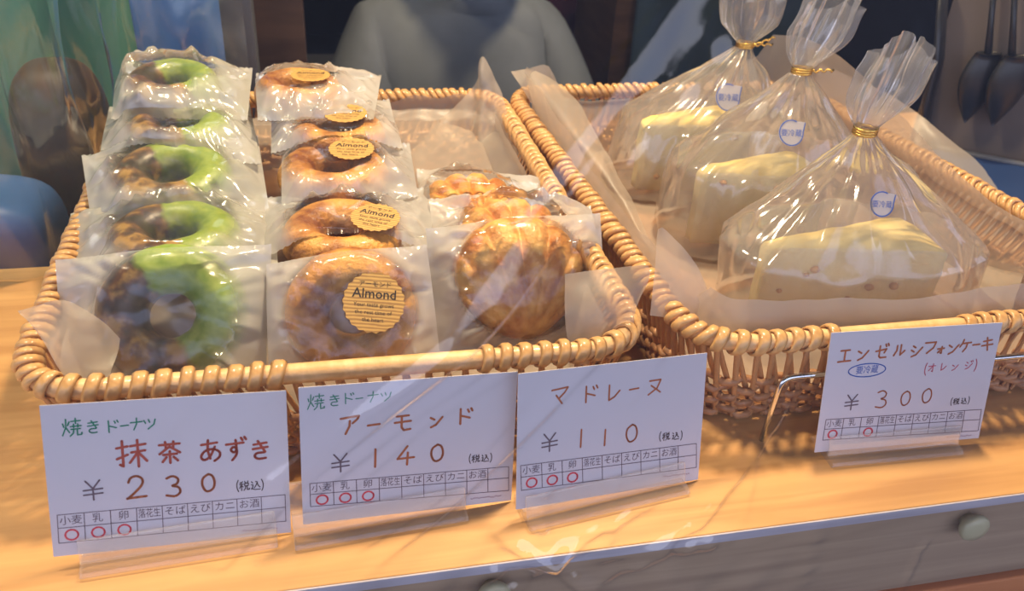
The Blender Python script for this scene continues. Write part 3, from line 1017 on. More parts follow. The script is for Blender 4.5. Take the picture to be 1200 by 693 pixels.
def cake_bag(label, base, tie, ax, ay, cake, sticker, tuft, seed, tails=0, rot=0, cut_h=.03):
    """clear bag: rounded rectangle footprint drawn up in pleats to a gold wire tie, with a fanned tuft"""
    bx, by, bz = base
    t_ = thing('chiffon_cake_bag', label, 'cake', (bx, by, bz), (0, 0, R(rot)), 'tied bags of chiffon cake')
    inv = Matrix.Rotation(-R(rot), 4, 'Z') @ Matrix.Translation((-bx, -by, -bz))
    T = inv @ Vector(tie)
    L, Wd, H, cx, cy, cyaw, cz = cake
    wd = wedge('chiffon_slice', L, Wd, H, seed, t_, Matrix.Translation((cx, cy, cz)) @ Matrix.Rotation(R(cyaw), 4, 'Z'))
    rnd = random.Random(seed)
    # flecks on the near cut face
    half = math.atan2(Wd / 2, L)
    nrm = Vector((-math.sin(half), -math.cos(half)))
    pts = []
    for k in range(7):
        x = rnd.uniform(.03, L * .92); y = -x * math.tan(half)
        pts.append((x - L * .55 , y * 1.0 - .0002, rnd.uniform(.15, .85) * H))
    lumps(wd, pts, .0024, seed)
    nt_, nr = 160, 56
    ph = [rnd.uniform(0, 6.28) for _ in range(6)]
    vs = []; fs = []
    neck = .0048
    TU = Vector(tuft[0]); tw, th, tn = tuft[1], tuft[2], tuft[3]
    for j in range(nr + 1):
        if j <= 36:
            s_ = j / 36
            zc = T.z * (s_ ** .92)
            c_ = Vector((T.x * s_ ** 1.3, T.y * s_ ** 1.3, 0))
            e = 1 - sm(.0, 1, max(0, (zc - cut_h) / (T.z - cut_h))) * .0
            k_ = 1 if zc < cut_h else 1 - ((zc - cut_h) / (T.z - cut_h)) ** .92
            k_ *= 1 + .05 * math.sin(s_ * PI)
            pleat = .02 + .16 * sm(.25, .95, s_)
        else:
            s_ = (j - 36) / (nr - 36)
            zc = T.z + th * s_
            c_ = Vector((T.x, T.y, 0)) + Vector((TU.x, TU.y, 0)) * s_
            k_ = 0; pleat = 0
        for i in range(nt_):
            a = 2 * PI * i / nt_
            ca, sa = math.cos(a), math.sin(a)
            if j <= 36:
                pw = .62 + .38 * s_
                sx = math.copysign(abs(ca) ** pw, ca) * ax; sy = math.copysign(abs(sa) ** pw, sa) * ay
                pl = 1 + pleat * (math.sin(a * 9 + ph[0] + s_ * 1.2) * .5 + math.sin(a * 17 + ph[1] - s_) * .35 + math.sin(a * 29 + ph[2]) * .2)
                x = sx * k_ * pl + neck * ca * (1 - k_) ; y = sy * k_ * pl + neck * sa * (1 - k_)
                nz = .0022 * noise.noise(Vector((x * 45, y * 45, zc * 35 + seed))) * min(1, k_ * 4) * min(1, s_ * 8)
                x += nz * ca * 1.6; y += nz * sa * 1.6
                vs.append(Vector((x + c_.x, y + c_.y, max(.0006, zc + nz))))
            else:
                op = math.sin(min(1, s_ * 1.9) * PI / 2) * (1 - .10 * s_)
                pl = 1 + (.16 * math.sin(a * 7 + ph[3]) + .10 * math.sin(a * 15 + ph[4])) * op
                x = (neck + (tw - neck) * op) * ca * pl; y = (neck + (tn - neck) * op) * sa * pl
                y += .004 * math.sin(a * 3 + ph[5]) * op
                zz = zc + (.12 * th * math.sin(a * 2 + ph[5]) + .05 * th * math.sin(a * 3 + ph[0])) * s_ ** 2
                nz = .0018 * (1 - 2 * abs(noise.noise(Vector((x * 60, y * 60, zz * 50 + seed))))) * op
                vs.append(Vector((x + c_.x + nz * ca, y + c_.y + nz * sa, zz)))
    for j in range(nr):
        for i in range(nt_):
            k = (i + 1) % nt_
            fs.append((j * nt_ + i, j * nt_ + k, (j + 1) * nt_ + k, (j + 1) * nt_ + i))
    me = mesh('film_bag', vs, fs)
    link('film_bag', me, M['cakefilm'], t_)
    # gold wire tie: three turns and twisted tails
    q = MB()
    pts = []
    for i in range(64):
        a = 2 * PI * 3 * i / 63
        pts.append(T + Vector((math.cos(a) * .0060, math.sin(a) * .0060, -.0022 + .0044 * i / 63)))
    q.tube(pts, .0010, 6)
    for s_ in range(tails):
        d_ = Vector((.014, -.004, .002 + .005 * s_))
        q.tube([T + Vector((.005, -.003, 0)) + d_ * (k / 10) + Vector((0, math.cos(k * 1.9 + s_ * PI) * .0009, math.sin(k * 1.9 + s_ * PI) * .0009)) for k in range(11)], .0008, 6)
    q.build('gold_tie', M['gold'], t_)
    # sticker: pale bubble with a tail, blue outline and letters
    mw_ = Matrix.Translation((bx, by, bz)) @ Matrix.Rotation(R(rot), 4, 'Z')
    bv = BVHTree.FromPolygons([mw_ @ v.co for v in me.vertices], [tuple(p.vertices) for p in me.polygons])
    sx, sy, sw, srot = sticker
    hit, nr_, _, dd = bv.ray_cast(CAM, ray(sx, sy))
    if hit:
        nn = nr_ if nr_.dot(CAM - hit) > 0 else -nr_
        nn = (nn * .25 + Vector((0, -.85, .45))).normalized()
        srad = sw / 2 * (hit - CAM).dot(FWD) / F_PX
        zax = nn; xax = (Vector((1, 0, 0)) - zax * zax.x).normalized(); yax = zax.cross(xax)
        m4 = Matrix.Translation(hit + nn * .0035) @ Matrix((xax, yax, zax)).transposed().to_4x4() @ Matrix.Rotation(R(srot), 4, 'Z')
        ol = []
        for i in range(40):
            a = R(62) + (2 * PI - R(58)) * i / 39
            ol.append(Vector((math.cos(a) * .95, math.sin(a) * .95, 0)) * srad)
        ol.append(Vector((1.12, .78, 0)) * srad)      # the tail at the upper right
        q = MB(); q.add([v * 1.06 for v in ol] + [v * 1.06 - Vector((0, 0, .0002)) for v in ol], [tuple(range(len(ol))), tuple(range(len(ol), 2 * len(ol)))[::-1]])
        stk = q.build('sticker', M['bubble'], t_, smooth=False)
        stk.matrix_local = mw_.inverted() @ m4
        q = MB(); q.tube([v + Vector((0, 0, .0003)) for v in ol[:-1]] + [ol[-1] + Vector((0, 0, .0003))], .00035, 4, flat=.3)
        place_text(q, '要冷蔵', srad * .58, 0, -.05 * srad, .0004, 0)
        q.build('print', M['blue_ink'], stk, smooth=False)
    return t_


cake_bag('nearest chiffon cake bag on the right, tuft leaning right over a gold tie', (.302, .388, .0125), (.2945, .40, .121), .074, .046,
         (.121, .044, .050, -.014, -.004, 1, .001), (1029, 240, 30, -6), ((.010, .0), .017, .046, .007), 21, 0, cut_h=.046)
cake_bag('middle chiffon cake bag, its tuft spreading to the upper right, gold tie half hidden', (.290, .490, .0125), (.309, .50, .123), .064, .044,
         (.099, .046, .053, -.013, -.010, 2, .001), (924, 157, 31, -4), ((.012, .0), .019, .046, .007), 22, 1, cut_h=.052)
cake_bag('rear left chiffon cake bag with twisted gold wire ends sticking out of its tie', (.274, .578, .0125), (.313, .590, .114), .060, .042,
         (.095, .046, .054, -.009, -.011, 4, .001), (850, 115, 32, -2), ((-.004, .0), .022, .050, .008), 23, 2, cut_h=.05)


# ------------------------------------------------------------------ handwriting
GL = {
 'ド': [[(3, 1), (3, 9)], [(3, 4.5), (8, 6)], [(6.8, 1.5), (7.5, 2.9)], [(8.6, 1), (9.3, 2.3)]],
 'ー': [[(1, 5.2), (9, 4.8)]],
 'ナ': [[(1, 4), (9, 3.6)], [(5.2, 1), (5, 5), (3, 9)]],
 'ツ': [[(1.5, 3), (2.5, 5)], [(4.5, 2.5), (5.3, 4.5)], [(9, 2.5), (8, 6), (4, 9)]],
 'ア': [[(1, 2.4), (9, 1.6), (8.4, 3), (6.2, 4.8)], [(5, 3.6), (4.8, 6), (3, 9.4)]],
 'モ': [[(2, 2), (8, 1.8)], [(1, 5), (9, 4.6)], [(4.5, 2), (4.4, 7.5), (5.5, 9), (8.8, 8.6)]],
 'ン': [[(1.5, 3), (4, 4.4)], [(1.8, 9), (5, 7.6), (9, 3)]],
 'マ': [[(1, 2.6), (9, 1.8), (7.5, 4), (5, 6.2)], [(3.2, 5), (6.2, 9)]],
 'レ': [[(3, 1.2), (3, 8.8), (6, 7.4), (9, 4.4)]],
 'ヌ': [[(2, 2), (8.5, 1.8), (6.5, 6), (1.5, 9)], [(3, 4.4), (8.5, 8.2)]],
 'エ': [[(2, 2), (8, 1.8)], [(5, 2), (5, 8.4)], [(.8, 8.6), (9.2, 8.2)]],
 'ゼ': [[(1, 4.8), (8.4, 3.6), (7, 6)], [(3.6, 1.5), (3.6, 8), (4.6, 9), (8.6, 8.8)], [(7.4, .6), (8, 2)], [(9, .2), (9.6, 1.5)]],
 'ル': [[(3, 2), (3, 5.5), (1, 9)], [(6, 1.5), (6, 8.8), (9.4, 5.8)]],
 'シ': [[(2, 1.8), (4, 3)], [(1, 4.6), (3.2, 5.8)], [(1.6, 9), (5, 7.8), (9.2, 3)]],
 'ジ': [[(2, 1.8), (4, 3)], [(1, 4.6), (3.2, 5.8)], [(1.6, 9), (5, 7.8), (9.2, 3.4)], [(7, .8), (7.7, 2.1)], [(8.8, .3), (9.5, 1.6)]],
 'フ': [[(1, 2), (9, 1.8), (7.6, 5.6), (3, 9)]],
 'ォ': [[(2, 5), (9, 4.6)], [(6.4, 3), (6.4, 9.2), (5.2, 8.6)], [(6.2, 5), (2.6, 8.4)]],
 'オ': [[(1, 3.6), (9, 3.2)], [(6.2, 1), (6.2, 9.2), (4.8, 8.4)], [(6, 3.6), (1.4, 8)]],
 'ケ': [[(3.4, 1), (2.8, 3.4), (1, 5.8)], [(3, 3.6), (9.4, 3.2)], [(6.4, 3.6), (6, 6.6), (3.8, 9.2)]],
 'キ': [[(1.8, 3.4), (8, 2.6)], [(1, 6.2), (9, 5.4)], [(4.2, 1), (5.8, 9.2)]],
 '¥': [[(2, 1), (5, 4.6), (8, 1)], [(5, 4.6), (5, 9.6)], [(1, 5.2), (9, 4.8)], [(1, 7.2), (9, 6.8)]],
 '1': [[(5, .5), (4.8, 9.5)]],
 '4': [[(6, .5), (1.2, 6.4), (9.2, 6.2)], [(6.2, 3.6), (5.8, 9.6)]],
 '抹': [[(.6, 3), (4, 2.6)], [(2.4, .8), (2.4, 8.8), (1.4, 8.2)], [(.6, 6.4), (3.9, 5.2)], [(4.8, 2.6), (9.4, 2.2)], [(5, 4.6), (9.2, 4.2)], [(7, .8), (7, 9.2)], [(7, 4.6), (4.4, 7.8)], [(7, 4.6), (9.6, 7.6)]],
 '茶': [[(1, 2), (9, 1.8)], [(3.4, .8), (3.6, 3.2)], [(6.6, .8), (6.4, 3.2)], [(5, 2.8), (1, 5.6)], [(5, 2.8), (9, 5.4)], [(2.4, 6), (7.8, 5.8)], [(5, 4.6), (5, 9.4)], [(3.6, 7), (2, 8.8)], [(6.4, 7), (8, 8.6)]],
 '焼': [[(.8, 3), (1.3, 4.8)], [(4, 2.2), (3.2, 4)], [(2.4, .8), (2.2, 5), (.4, 9)], [(2.4, 5.2), (3.8, 7.6)], [(4.8, 2), (9.4, 1.8)], [(7, .6), (7, 3.2)], [(4.4, 4.6), (9.6, 4.4)], [(6, 3.4), (6, 5.2)], [(8, 3.4), (8, 5)], [(4.6, 6), (9.2, 5.8)], [(6, 6), (5.6, 8), (4, 9.4)], [(7.6, 6), (7.6, 9), (9.6, 8.8), (9.7, 7.8)]],
 '税': [[(3.6, 1), (.8, 2.2)], [(.4, 3.6), (4, 3.4)], [(2.2, 1.8), (2.2, 9.4)], [(2.2, 4), (.4, 7)], [(2.4, 4.6), (3.8, 6)], [(5.4, .8), (6, 2.2)], [(8.6, .6), (7.8, 2.2)], [(5.2, 2.8), (8.8, 2.6), (8.6, 5), (5.4, 5.2), (5.2, 2.8)], [(6.2, 5.2), (5.8, 7.6), (4.4, 9.4)], [(7.6, 5.2), (7.6, 8.8), (9.6, 8.6), (9.6, 7.6)]],
 '込': [[(1, 1.2), (2.2, 2.6)], [(.8, 4.4), (2.4, 4.4), (2, 7), (.6, 8.8)], [(1, 8.2), (4, 9.4), (9.6, 9.4)], [(5, 1.4), (6.8, 1.6), (5.6, 5), (3.6, 7.6)], [(6.6, 2.4), (7.4, 5), (9.4, 7.4)]],
}
CURVY = {
 '2': [[(2, 3), (3, 1.2), (5.4, .6), (7.4, 2), (7, 4.4), (4, 7.4), (1.6, 9.3), (1.8, 9.3), (8.6, 9)]],
 '3': [[(2.4, 1.4), (5, .6), (7.2, 2), (6.6, 4), (4.6, 4.8), (7.2, 5.6), (7.8, 7.8), (5.6, 9.4), (2, 8.8)]],
 '0': [[(5.4, .5), (2.6, 2.4), (2, 5.6), (3.2, 8.6), (5, 9.4), (7.4, 8), (8.2, 4.8), (7.2, 1.6), (5.2, .5)]],
 'き': [[(2, 2.6), (8, 2)], [(1.6, 4.6), (8.4, 4)], [(4, 1), (7.2, 6.2)], [(6.8, 6.4), (3.4, 6.6), (2.4, 8), (4, 9.2), (7.4, 9)]],
 'ず': [[(1, 2.6), (8.6, 2.2)], [(5.2, .8), (5.4, 5), (4.2, 6.2), (3, 5), (4.2, 3.8), (5.5, 5), (5.2, 7.4), (3.4, 9.6)], [(7.6, 0), (8.2, 1.1)], [(9.1, -.3), (9.7, .8)]],
 'あ': [[(1.6, 2.6), (8, 2)], [(4.4, .8), (4.2, 5), (5, 8.4)], [(7, 3.6), (5, 7.4), (2.6, 8.8), (1.4, 7.4), (3, 5.2), (6.4, 4.6), (8.8, 6), (8.6, 8), (6.6, 9.4)]],
 '(': [[(8, 0), (6.2, 3), (6.2, 7), (8, 10)]],
 ')': [[(2, 0), (3.8, 3), (3.8, 7), (2, 10)]],
}


def catmull(P, k=6):
    P = [Vector((*p, 0)) for p in P]
    if len(P) < 3:
        return P
    o_ = []
    for i in range(len(P) - 1):
        p0 = P[i - 1] if i else P[0]; a, b = P[i], P[i + 1]; p3 = P[i + 2] if i + 2 < len(P) else b
        for s_ in range(k):
            f = s_ / k
            o_.append((a * 2 + (b - p0) * f + (p0 * 2 - a * 5 + b * 4 - p3) * f * f + (a * 3 - p0 - b * 3 + p3) * f ** 3) * .5)
    o_.append(P[-1])
    return o_


def ribbon(q, P, w_, z):
    """flat pen stroke with round ends"""
    for i in range(len(P) - 1):
        a, b = P[i], P[i + 1]
        d_ = b - a
        if d_.length < 1e-7: continue
        s_ = Vector((-d_.y, d_.x, 0)).normalized() * w_ / 2
        q.add([(a - s_) + Vector((0, 0, z)), (b - s_) + Vector((0, 0, z)), (b + s_) + Vector((0, 0, z)), (a + s_) + Vector((0, 0, z))], [(0, 1, 2, 3)])
    for p in (P if len(P) < 12 else [P[0], P[-1]] + P[1:-1:2]):
        q.add([p + Vector((math.cos(k * PI / 3) * w_ / 2, math.sin(k * PI / 3) * w_ / 2, z)) for k in range(6)], [tuple(range(6))])


CARDS = [
 # x, y, yaw, lean, roll, z
 (-.0685, .2674, .0522, .3559, -.0598, .0035), (.0281, .2699, .0689, .2382, -.0596, .0035),
 (.1186, .2666, .1335, .2981, -.064, .0035), (.2729, .2763, -.0252, .2374, -.0068, .0035)]
CW, CH, CT = .0915, .0629, .0004


def card_matrix(i):
    x, y, yaw, lean, roll, z = CARDS[i]
    U = Vector((math.cos(yaw), math.sin(yaw), 0)); N0 = Vector((math.sin(yaw), -math.cos(yaw), 0))
    V = Vector((0, 0, 1)) * math.cos(lean) - N0 * math.sin(lean)
    U2 = U * math.cos(roll) + V * math.sin(roll); V2 = -U * math.sin(roll) + V * math.cos(roll)
    Nn = U2.cross(V2)
    m4 = Matrix((U2, V2, Nn)).transposed().to_4x4()
    m4.translation = Vector((x, y, z))
    return m4


HEAD = ['小麦', '乳', '卵', '落花生', 'そば', 'えび', 'カニ', 'お酒', '']


def price_card(i, label, lines, table, circles, oval=None):
    m4 = card_matrix(i)
    inv = m4.inverted()
    N_ = m4.to_3x3() @ Vector((0, 0, 1))
    t_ = thing('price_card', label, 'price card')
    t_.matrix_world = m4
    q = MB(); q.box((-CW / 2, 0, -CT), (CW / 2, CH, 0))
    q.build('card', M['card'], t_, smooth=False)
    def loc(px, py):
        v = inv @ atpl(px, py, m4.translation, N_); v.z = 0; return v
    k = (m4.translation - CAM).dot(FWD) / F_PX
    for n_, (m_, wpx, glyphs) in enumerate(lines):
        q = MB()
        for ch, px, py, s_ in glyphs:
            c = loc(px, py); s2 = s_ * k / 10
            for j, st in enumerate(GL.get(ch) or CURVY[ch]):
                P = catmull(st) if ch in CURVY else [Vector((*p, 0)) for p in st]
                P = [Vector((c.x + (p.x - 5) * s2 * (.92 if ch not in '()' else .6), c.y - (p.y - 5) * s2, 0)) for p in P]
                ribbon(q, P, wpx * k, .00012 + .00001 * j)
        q.build('handwriting', m_, t_, smooth=False)
    # allergen table
    TL, TR, BR, BL = [loc(*p) for p in table]
    q = MB(); lw = .9 * k
    for f in (0, .47, 1):
        ribbon(q, [TL.lerp(BL, f), TR.lerp(BR, f)], lw, .0001)
    for c in range(10):
        ribbon(q, [TL.lerp(TR, c / 9), BL.lerp(BR, c / 9)], lw, .0001)
    cell = (TR - TL).length / 9
    ang = math.atan2(TR.y - TL.y, TR.x - TL.x)
    for c, s_ in enumerate(HEAD):
        if not s_: continue
        p = TL.lerp(TR, (c + .5) / 9).lerp(BL.lerp(BR, (c + .5) / 9), .235)
        V, F_ = text_mesh(s_, .0042, 'CENTER', 0)
        wd = max(v.x for v in V) - min(v.x for v in V)
        kx = min(1, cell * .86 / wd)
        rr = Matrix.Rotation(ang, 3, 'Z')
        q.add([rr @ Vector((v.x * kx, v.y, 0)) + Vector((p.x, p.y, .00011)) for v in V], F_)
    q.build('allergen_table', M['line_ink'], t_, smooth=False)
    q = MB()
    for c in circles:
        p = TL.lerp(TR, (c + .5) / 9).lerp(BL.lerp(BR, (c + .5) / 9), .74)
        r_ = cell * .23
        ribbon(q, [Vector((p.x + math.cos(a * PI / 9) * r_ * 1.06, p.y + math.sin(a * PI / 9) * r_ * .98, 0)) for a in range(20)], 2.1 * k, .0001)
    q.build('red_circles', M['red_ink'], t_, smooth=False)
    # faint printed line at the lower right
    q = MB(); rnd = random.Random(i)
    p0 = BL.lerp(BR, .80) + Vector((0, -.0026, 0))
    for c in range(13):
        ribbon(q, [p0 + Vector((c * .0011, c * .0011 * math.tan(ang), 0)), p0 + Vector((c * .0011 + .0006, c * .0011 * math.tan(ang) + rnd.uniform(-.0005, .0005), 0))], .0005, .0001)
    q.build('faint_print', M['faint_ink'], t_, smooth=False)
    if oval:
        q = MB(); c = loc(*oval[:2]); a_, b_ = oval[2] * k / 2, oval[3] * k / 2
        ribbon(q, [Vector((c.x + math.cos(a * PI / 20) * a_, c.y + math.sin(a * PI / 20) * b_, 0)) for a in range(41)], 1.3 * k, .0001)
        V, F_ = text_mesh('要冷蔵', .0045, 'CENTER', 0)
        q.add([Vector((v.x * .9 + c.x, v.y + c.y, .00011)) for v in V], F_)
        q.build('refrigerate_mark', M['blue_ink'], t_, smooth=False)
    return t_


def yaki(pts, s_):
    return [(c, x, y, s_ * (1.0 if c == '焼' else .5 if c == 'ー' else .75)) for c, (x, y) in zip('焼きドーナツ', pts)]


def tax(x, y, s_):
    return [('(', x - s_ * 1.25, y + 1, s_ * 1.1), ('税', x - s_ * .5, y + .5, s_), ('込', x + s_ * .5, y - .3, s_ * .95), (')', x + s_ * 1.25, y - .8, s_ * 1.1)]


price_card(0, 'leftmost price card, matcha azuki at 230 yen, written in red-brown and green', [
    (M['green_ink'], 1.6, yaki([(84, 501), (109, 500), (131, 500), (146, 499), (160, 497), (175, 496)], 23)),
    (M['red_brown_ink'], 3.0, [('抹', 154, 532, 38), ('茶', 199, 530, 30), ('あ', 246, 528, 30), ('ず', 276, 527, 28), ('き', 305, 527, 27)]),
    (M['line_ink'], 2.0, [('¥', 109, 574, 27)]),
    (M['brown_ink'], 2.9, [('2', 160, 571, 30), ('3', 203, 570, 28), ('0', 244, 566, 24)]),
    (M['dark_ink'], 1.2, tax(293, 569, 13))],
    [(67, 604), (334, 580), (335, 611), (69, 637)], (0, 1, 2))
price_card(1, 'second price card from the left, almond at 140 yen, overlapping between the two neighbours', [
    (M['green_ink'], 1.2, yaki([(370, 471), (392, 469), (408, 467), (421, 467), (437, 465), (452, 464)], 21)),
    (M['brown_ink'], 2.7, [('ア', 410, 497, 27), ('ー', 438, 498, 18), ('モ', 472, 495, 25), ('ン', 511, 493, 20), ('ド', 544, 488, 24)]),
    (M['line_ink'], 1.9, [('¥', 399, 542, 26)]),
    (M['brown_ink'], 2.7, [('1', 440, 537, 25), ('4', 475, 534, 26), ('0', 512, 531, 24)]),
    (M['dark_ink'], 1.1, tax(563, 537, 11))],
    [(363, 567), (596, 547), (596, 575), (364, 594)], (0, 1, 2))
price_card(2, 'third price card from the left, madeleine at 110 yen', [
    (M['brown_ink'], 2.1, [('マ', 656, 463, 26), ('ド', 691, 462, 24), ('レ', 718, 460, 24), ('ー', 743, 456, 16), ('ヌ', 767, 453, 24)]),
    (M['line_ink'], 1.8, [('¥', 644, 518, 25)]),
    (M['brown_ink'], 2.2, [('1', 681, 514, 24), ('1', 709, 513, 22), ('0', 740, 508, 24)]),
    (M['dark_ink'], 1.1, tax(786, 511, 11))],
    [(610, 546), (816, 520), (816, 548), (611, 575)], (0, 1, 2))
price_card(3, 'price card for orange chiffon cake at 300 yen, with a blue oval mark', [
    (M['brown_ink'], 2.2, [('エ', 990, 417, 20), ('ン', 1011, 415, 18), ('ゼ', 1033, 412, 19), ('ル', 1054, 410, 17), ('シ', 1074, 411, 18), ('フ', 1090, 407, 18), ('ォ', 1102, 409, 13), ('ン', 1117, 408, 18), ('ケ', 1131, 405, 18), ('ー', 1144, 404, 12), ('キ', 1157, 403, 19)]),
    (M['pink_ink'], 1.2, [('(', 1083, 433, 15), ('オ', 1092, 431, 12), ('レ', 1105, 430, 11), ('ン', 1119, 430, 11), ('ジ', 1135, 428, 12), (')', 1145, 428, 15)]),
    (M['line_ink'], 1.7, [('¥', 998, 471, 22)]),
    (M['brown_ink'], 1.8, [('3', 1033, 468, 24), ('0', 1061, 467, 20), ('0', 1086, 464, 20)]),
    (M['dark_ink'], 1.0, tax(1125, 470, 9))],
    [(968, 492), (1150, 480), (1146, 505), (964, 516)], (0, 2), (1016, 434, 46, 16))


# clear acrylic holders: back plate, front lip and foot in one bent profile
def holder(i, label, x0, x1, proto=[None]):
    m4 = card_matrix(i)
    x, y, yaw, lean, roll, z = CARDS[i]
    t_ = thing('card_holder', label, 'card holder', (x, y, 0), (0, 0, yaw))
    s_, c_ = math.sin(lean), math.cos(lean)
    # profile in (y,z): front lip leaning back parallel to the card, thick rounded foot
    g = .0014
    def strip(name, prof):
        q = MB(); n_ = len(prof)
        vs = [(x0, a, b) for a, b in prof] + [(x1, a, b) for a, b in prof]
        q.add(vs, [tuple(range(n_)), tuple(range(n_, 2 * n_))[::-1]] + [(k, n_ + k, n_ + (k + 1) % n_, (k + 1) % n_) for k in range(n_)])
        o = q.build(name, M['acrylic'], t_, smooth=False)
        bevel(o, .0004, 2)
        return o
    yl = -.0020
    strip('front_lip', [(yl, .0035), (yl + .0100 * s_, .0035 + .0100 * c_), (yl + .0100 * s_ - .0012, .0035 + .0100 * c_), (yl - .0014, .0035)])
    strip('back_plate', [(.0014, .0030), (.0014 + .022 * s_, .003 + .022 * c_), (.0028 + .022 * s_, .003 + .022 * c_), (.0028, .0030)])
    strip('foot', [(-.0075, 0), (-.0088, .0014), (-.0075, .0034), (-.0030, .0036), (.010, .0034), (.014, .0018), (.014, 0)])
    return t_


holder(0, 'clear acrylic holder under the leftmost price card, matcha azuki', -.036, .040)
holder(1, 'clear acrylic holder under the almond doughnut price card', -.050, .024)
holder(2, 'clear acrylic holder under the madeleine price card', -.042, .037)
holder(3, 'clear acrylic holder under the orange chiffon cake price card', -.040, .032)

# ------------------------------------------------------------------ chrome wire rack in front of the right basket
q = MB()
a = Vector((.186, .292, .0022)); 
pts = [Vector((.50, .290, .0022)), Vector((.19, .290, .0022))]
def arc3(p0, p1, p2, n_=6):
    return [p0 * (1 - t_) ** 2 + p1 * 2 * t_ * (1 - t_) + p2 * t_ * t_ for t_ in [k / n_ for k in range(n_ + 1)]]
A, B, C, D = Vector((.192, .290, .0022)), Vector((.205, .287, .052)), Vector((.50, .283, .058)), Vector((.192, .330, .0022))
P0, P1, P2 = aty(896, 503, .2925), aty(917, 443, .2925), aty(1200, 417, .2925)
P0.z = .0015
path = [P0, P0.lerp(P1, .5)] + arc3(P0.lerp(P1, .84), P1, P1.lerp(P2, .05)) + [P1.lerp(P2, .5), P2, P2.lerp(P1, -.5)]
q.tube(path, .0015, 8)
rk = thing('wire_rack', 'chrome wire frame standing in front of the right basket behind its price card', 'rack', (.30, .285, 0))
o = q.build('wire', M['metal'], None); o.parent = rk; o.matrix_parent_inverse = Matrix.Translation((-.30, -.285, 0))

# ------------------------------------------------------------------ loose waxed paper pieces
def V3(px, py, y):
    return tuple(aty(px, py, y))
# crumpled standing paper at the back right of the doughnut basket, with its pointed tip
sheet('waxed_paper', [
    [V3(486, 215, .60), V3(482, 190, .61), V3(484, 175, .625)],
    [V3(520, 215, .60), V3(515, 160, .62), V3(520, 138, .635)],
    [V3(552, 215, .59), V3(550, 150, .62), V3(555, 100, .635)],
    [V3(566, 215, .58), V3(562, 140, .61), V3(567, 66, .63)],
    [V3(590, 215, .57), V3(582, 150, .60), V3(580, 96, .625)],
    [V3(612, 215, .54), V3(606, 175, .565), V3(597, 142, .59)],
    [V3(640, 225, .50), V3(634, 205, .51), V3(630, 188, .525)]],
    M['paper'], 'crumpled waxed paper standing with a pointed tip at the back of the doughnut basket', 'paper', 70, 30, .0024, 3)
sheet('waxed_paper', [
    [V3(668, 430, .318), V3(664, 380, .330), V3(662, 322, .345)],
    [V3(700, 425, .318), V3(705, 360, .325), V3(708, 318, .338)],
    [V3(735, 410, .318), V3(742, 360, .318), V3(757, 312, .322)],
    [V3(742, 400, .320), V3(745, 372, .318), V3(752, 350, .318)]],
    M['paper'], 'waxed paper corner folded over the rim to the right of the front madeleine', 'paper', 36, 24, .0014, 4)
sheet('waxed_paper', [
    [V3(24, 364, .345), V3(30, 370, .342), V3(36, 376, .340)],
    [V3(70, 352, .345), V3(62, 400, .330), V3(60, 424, .322)],
    [V3(105, 372, .345), V3(98, 430, .325), V3(88, 458, .316)],
    [V3(140, 400, .345), V3(130, 440, .325), V3(108, 462, .316)]],
    M['paper'], 'pointed waxed paper corner over the front left rim of the doughnut basket', 'paper', 36, 24, .0016, 6)
sheet('waxed_paper', [
    [V3(660, 215, .55), V3(640, 150, .60), V3(598, 84, .655)],
    [V3(720, 250, .50), V3(672, 160, .56), V3(628, 84, .650)],
    [V3(745, 275, .47), V3(705, 190, .53), V3(668, 108, .645)],
    [V3(765, 300, .44), V3(735, 235, .50), V3(700, 160, .58)],
    [V3(775, 330, .42), V3(762, 285, .46), V3(740, 235, .51)]],
    M['paper'], 'tall curved flap of waxed paper along the left side of the chiffon basket', 'paper', 40, 40, .0007, 8)
sheet('waxed_paper', [
    [V3(760, 370, .330), V3(766, 320, .342), V3(772, 268, .355)],
    [V3(800, 375, .330), V3(795, 320, .340), V3(782, 270, .352)],
    [V3(840, 375, .330), V3(825, 345, .335), V3(816, 310, .342)],
    [V3(850, 378, .330), V3(840, 368, .330), V3(834, 350, .335)]],
    M['paper'], 'triangular waxed paper fold standing inside the near left corner of the chiffon basket', 'paper', 36, 30, .0007, 9)
sheet('waxed_paper', [
    [V3(950, 200, .60), V3(952, 120, .64), V3(960, 75, .65)],
    [V3(1010, 210, .57), V3(1020, 150, .62), V3(1040, 110, .64)],
    [V3(1070, 240, .52), V3(1080, 190, .58), V3(1090, 145, .61)],
    [V3(1120, 300, .43), V3(1130, 240, .49), V3(1150, 195, .55)],
    [V3(1150, 340, .385), V3(1170, 290, .425), V3(1180, 240, .48)],
    [V3(1185, 365, .355), V3(1200, 320, .385), V3(1225, 270, .43)]],
    M['paper'], 'broad shaded sheet of waxed paper curving up behind the chiffon cake bags', 'paper', 60, 30, .0006, 10)

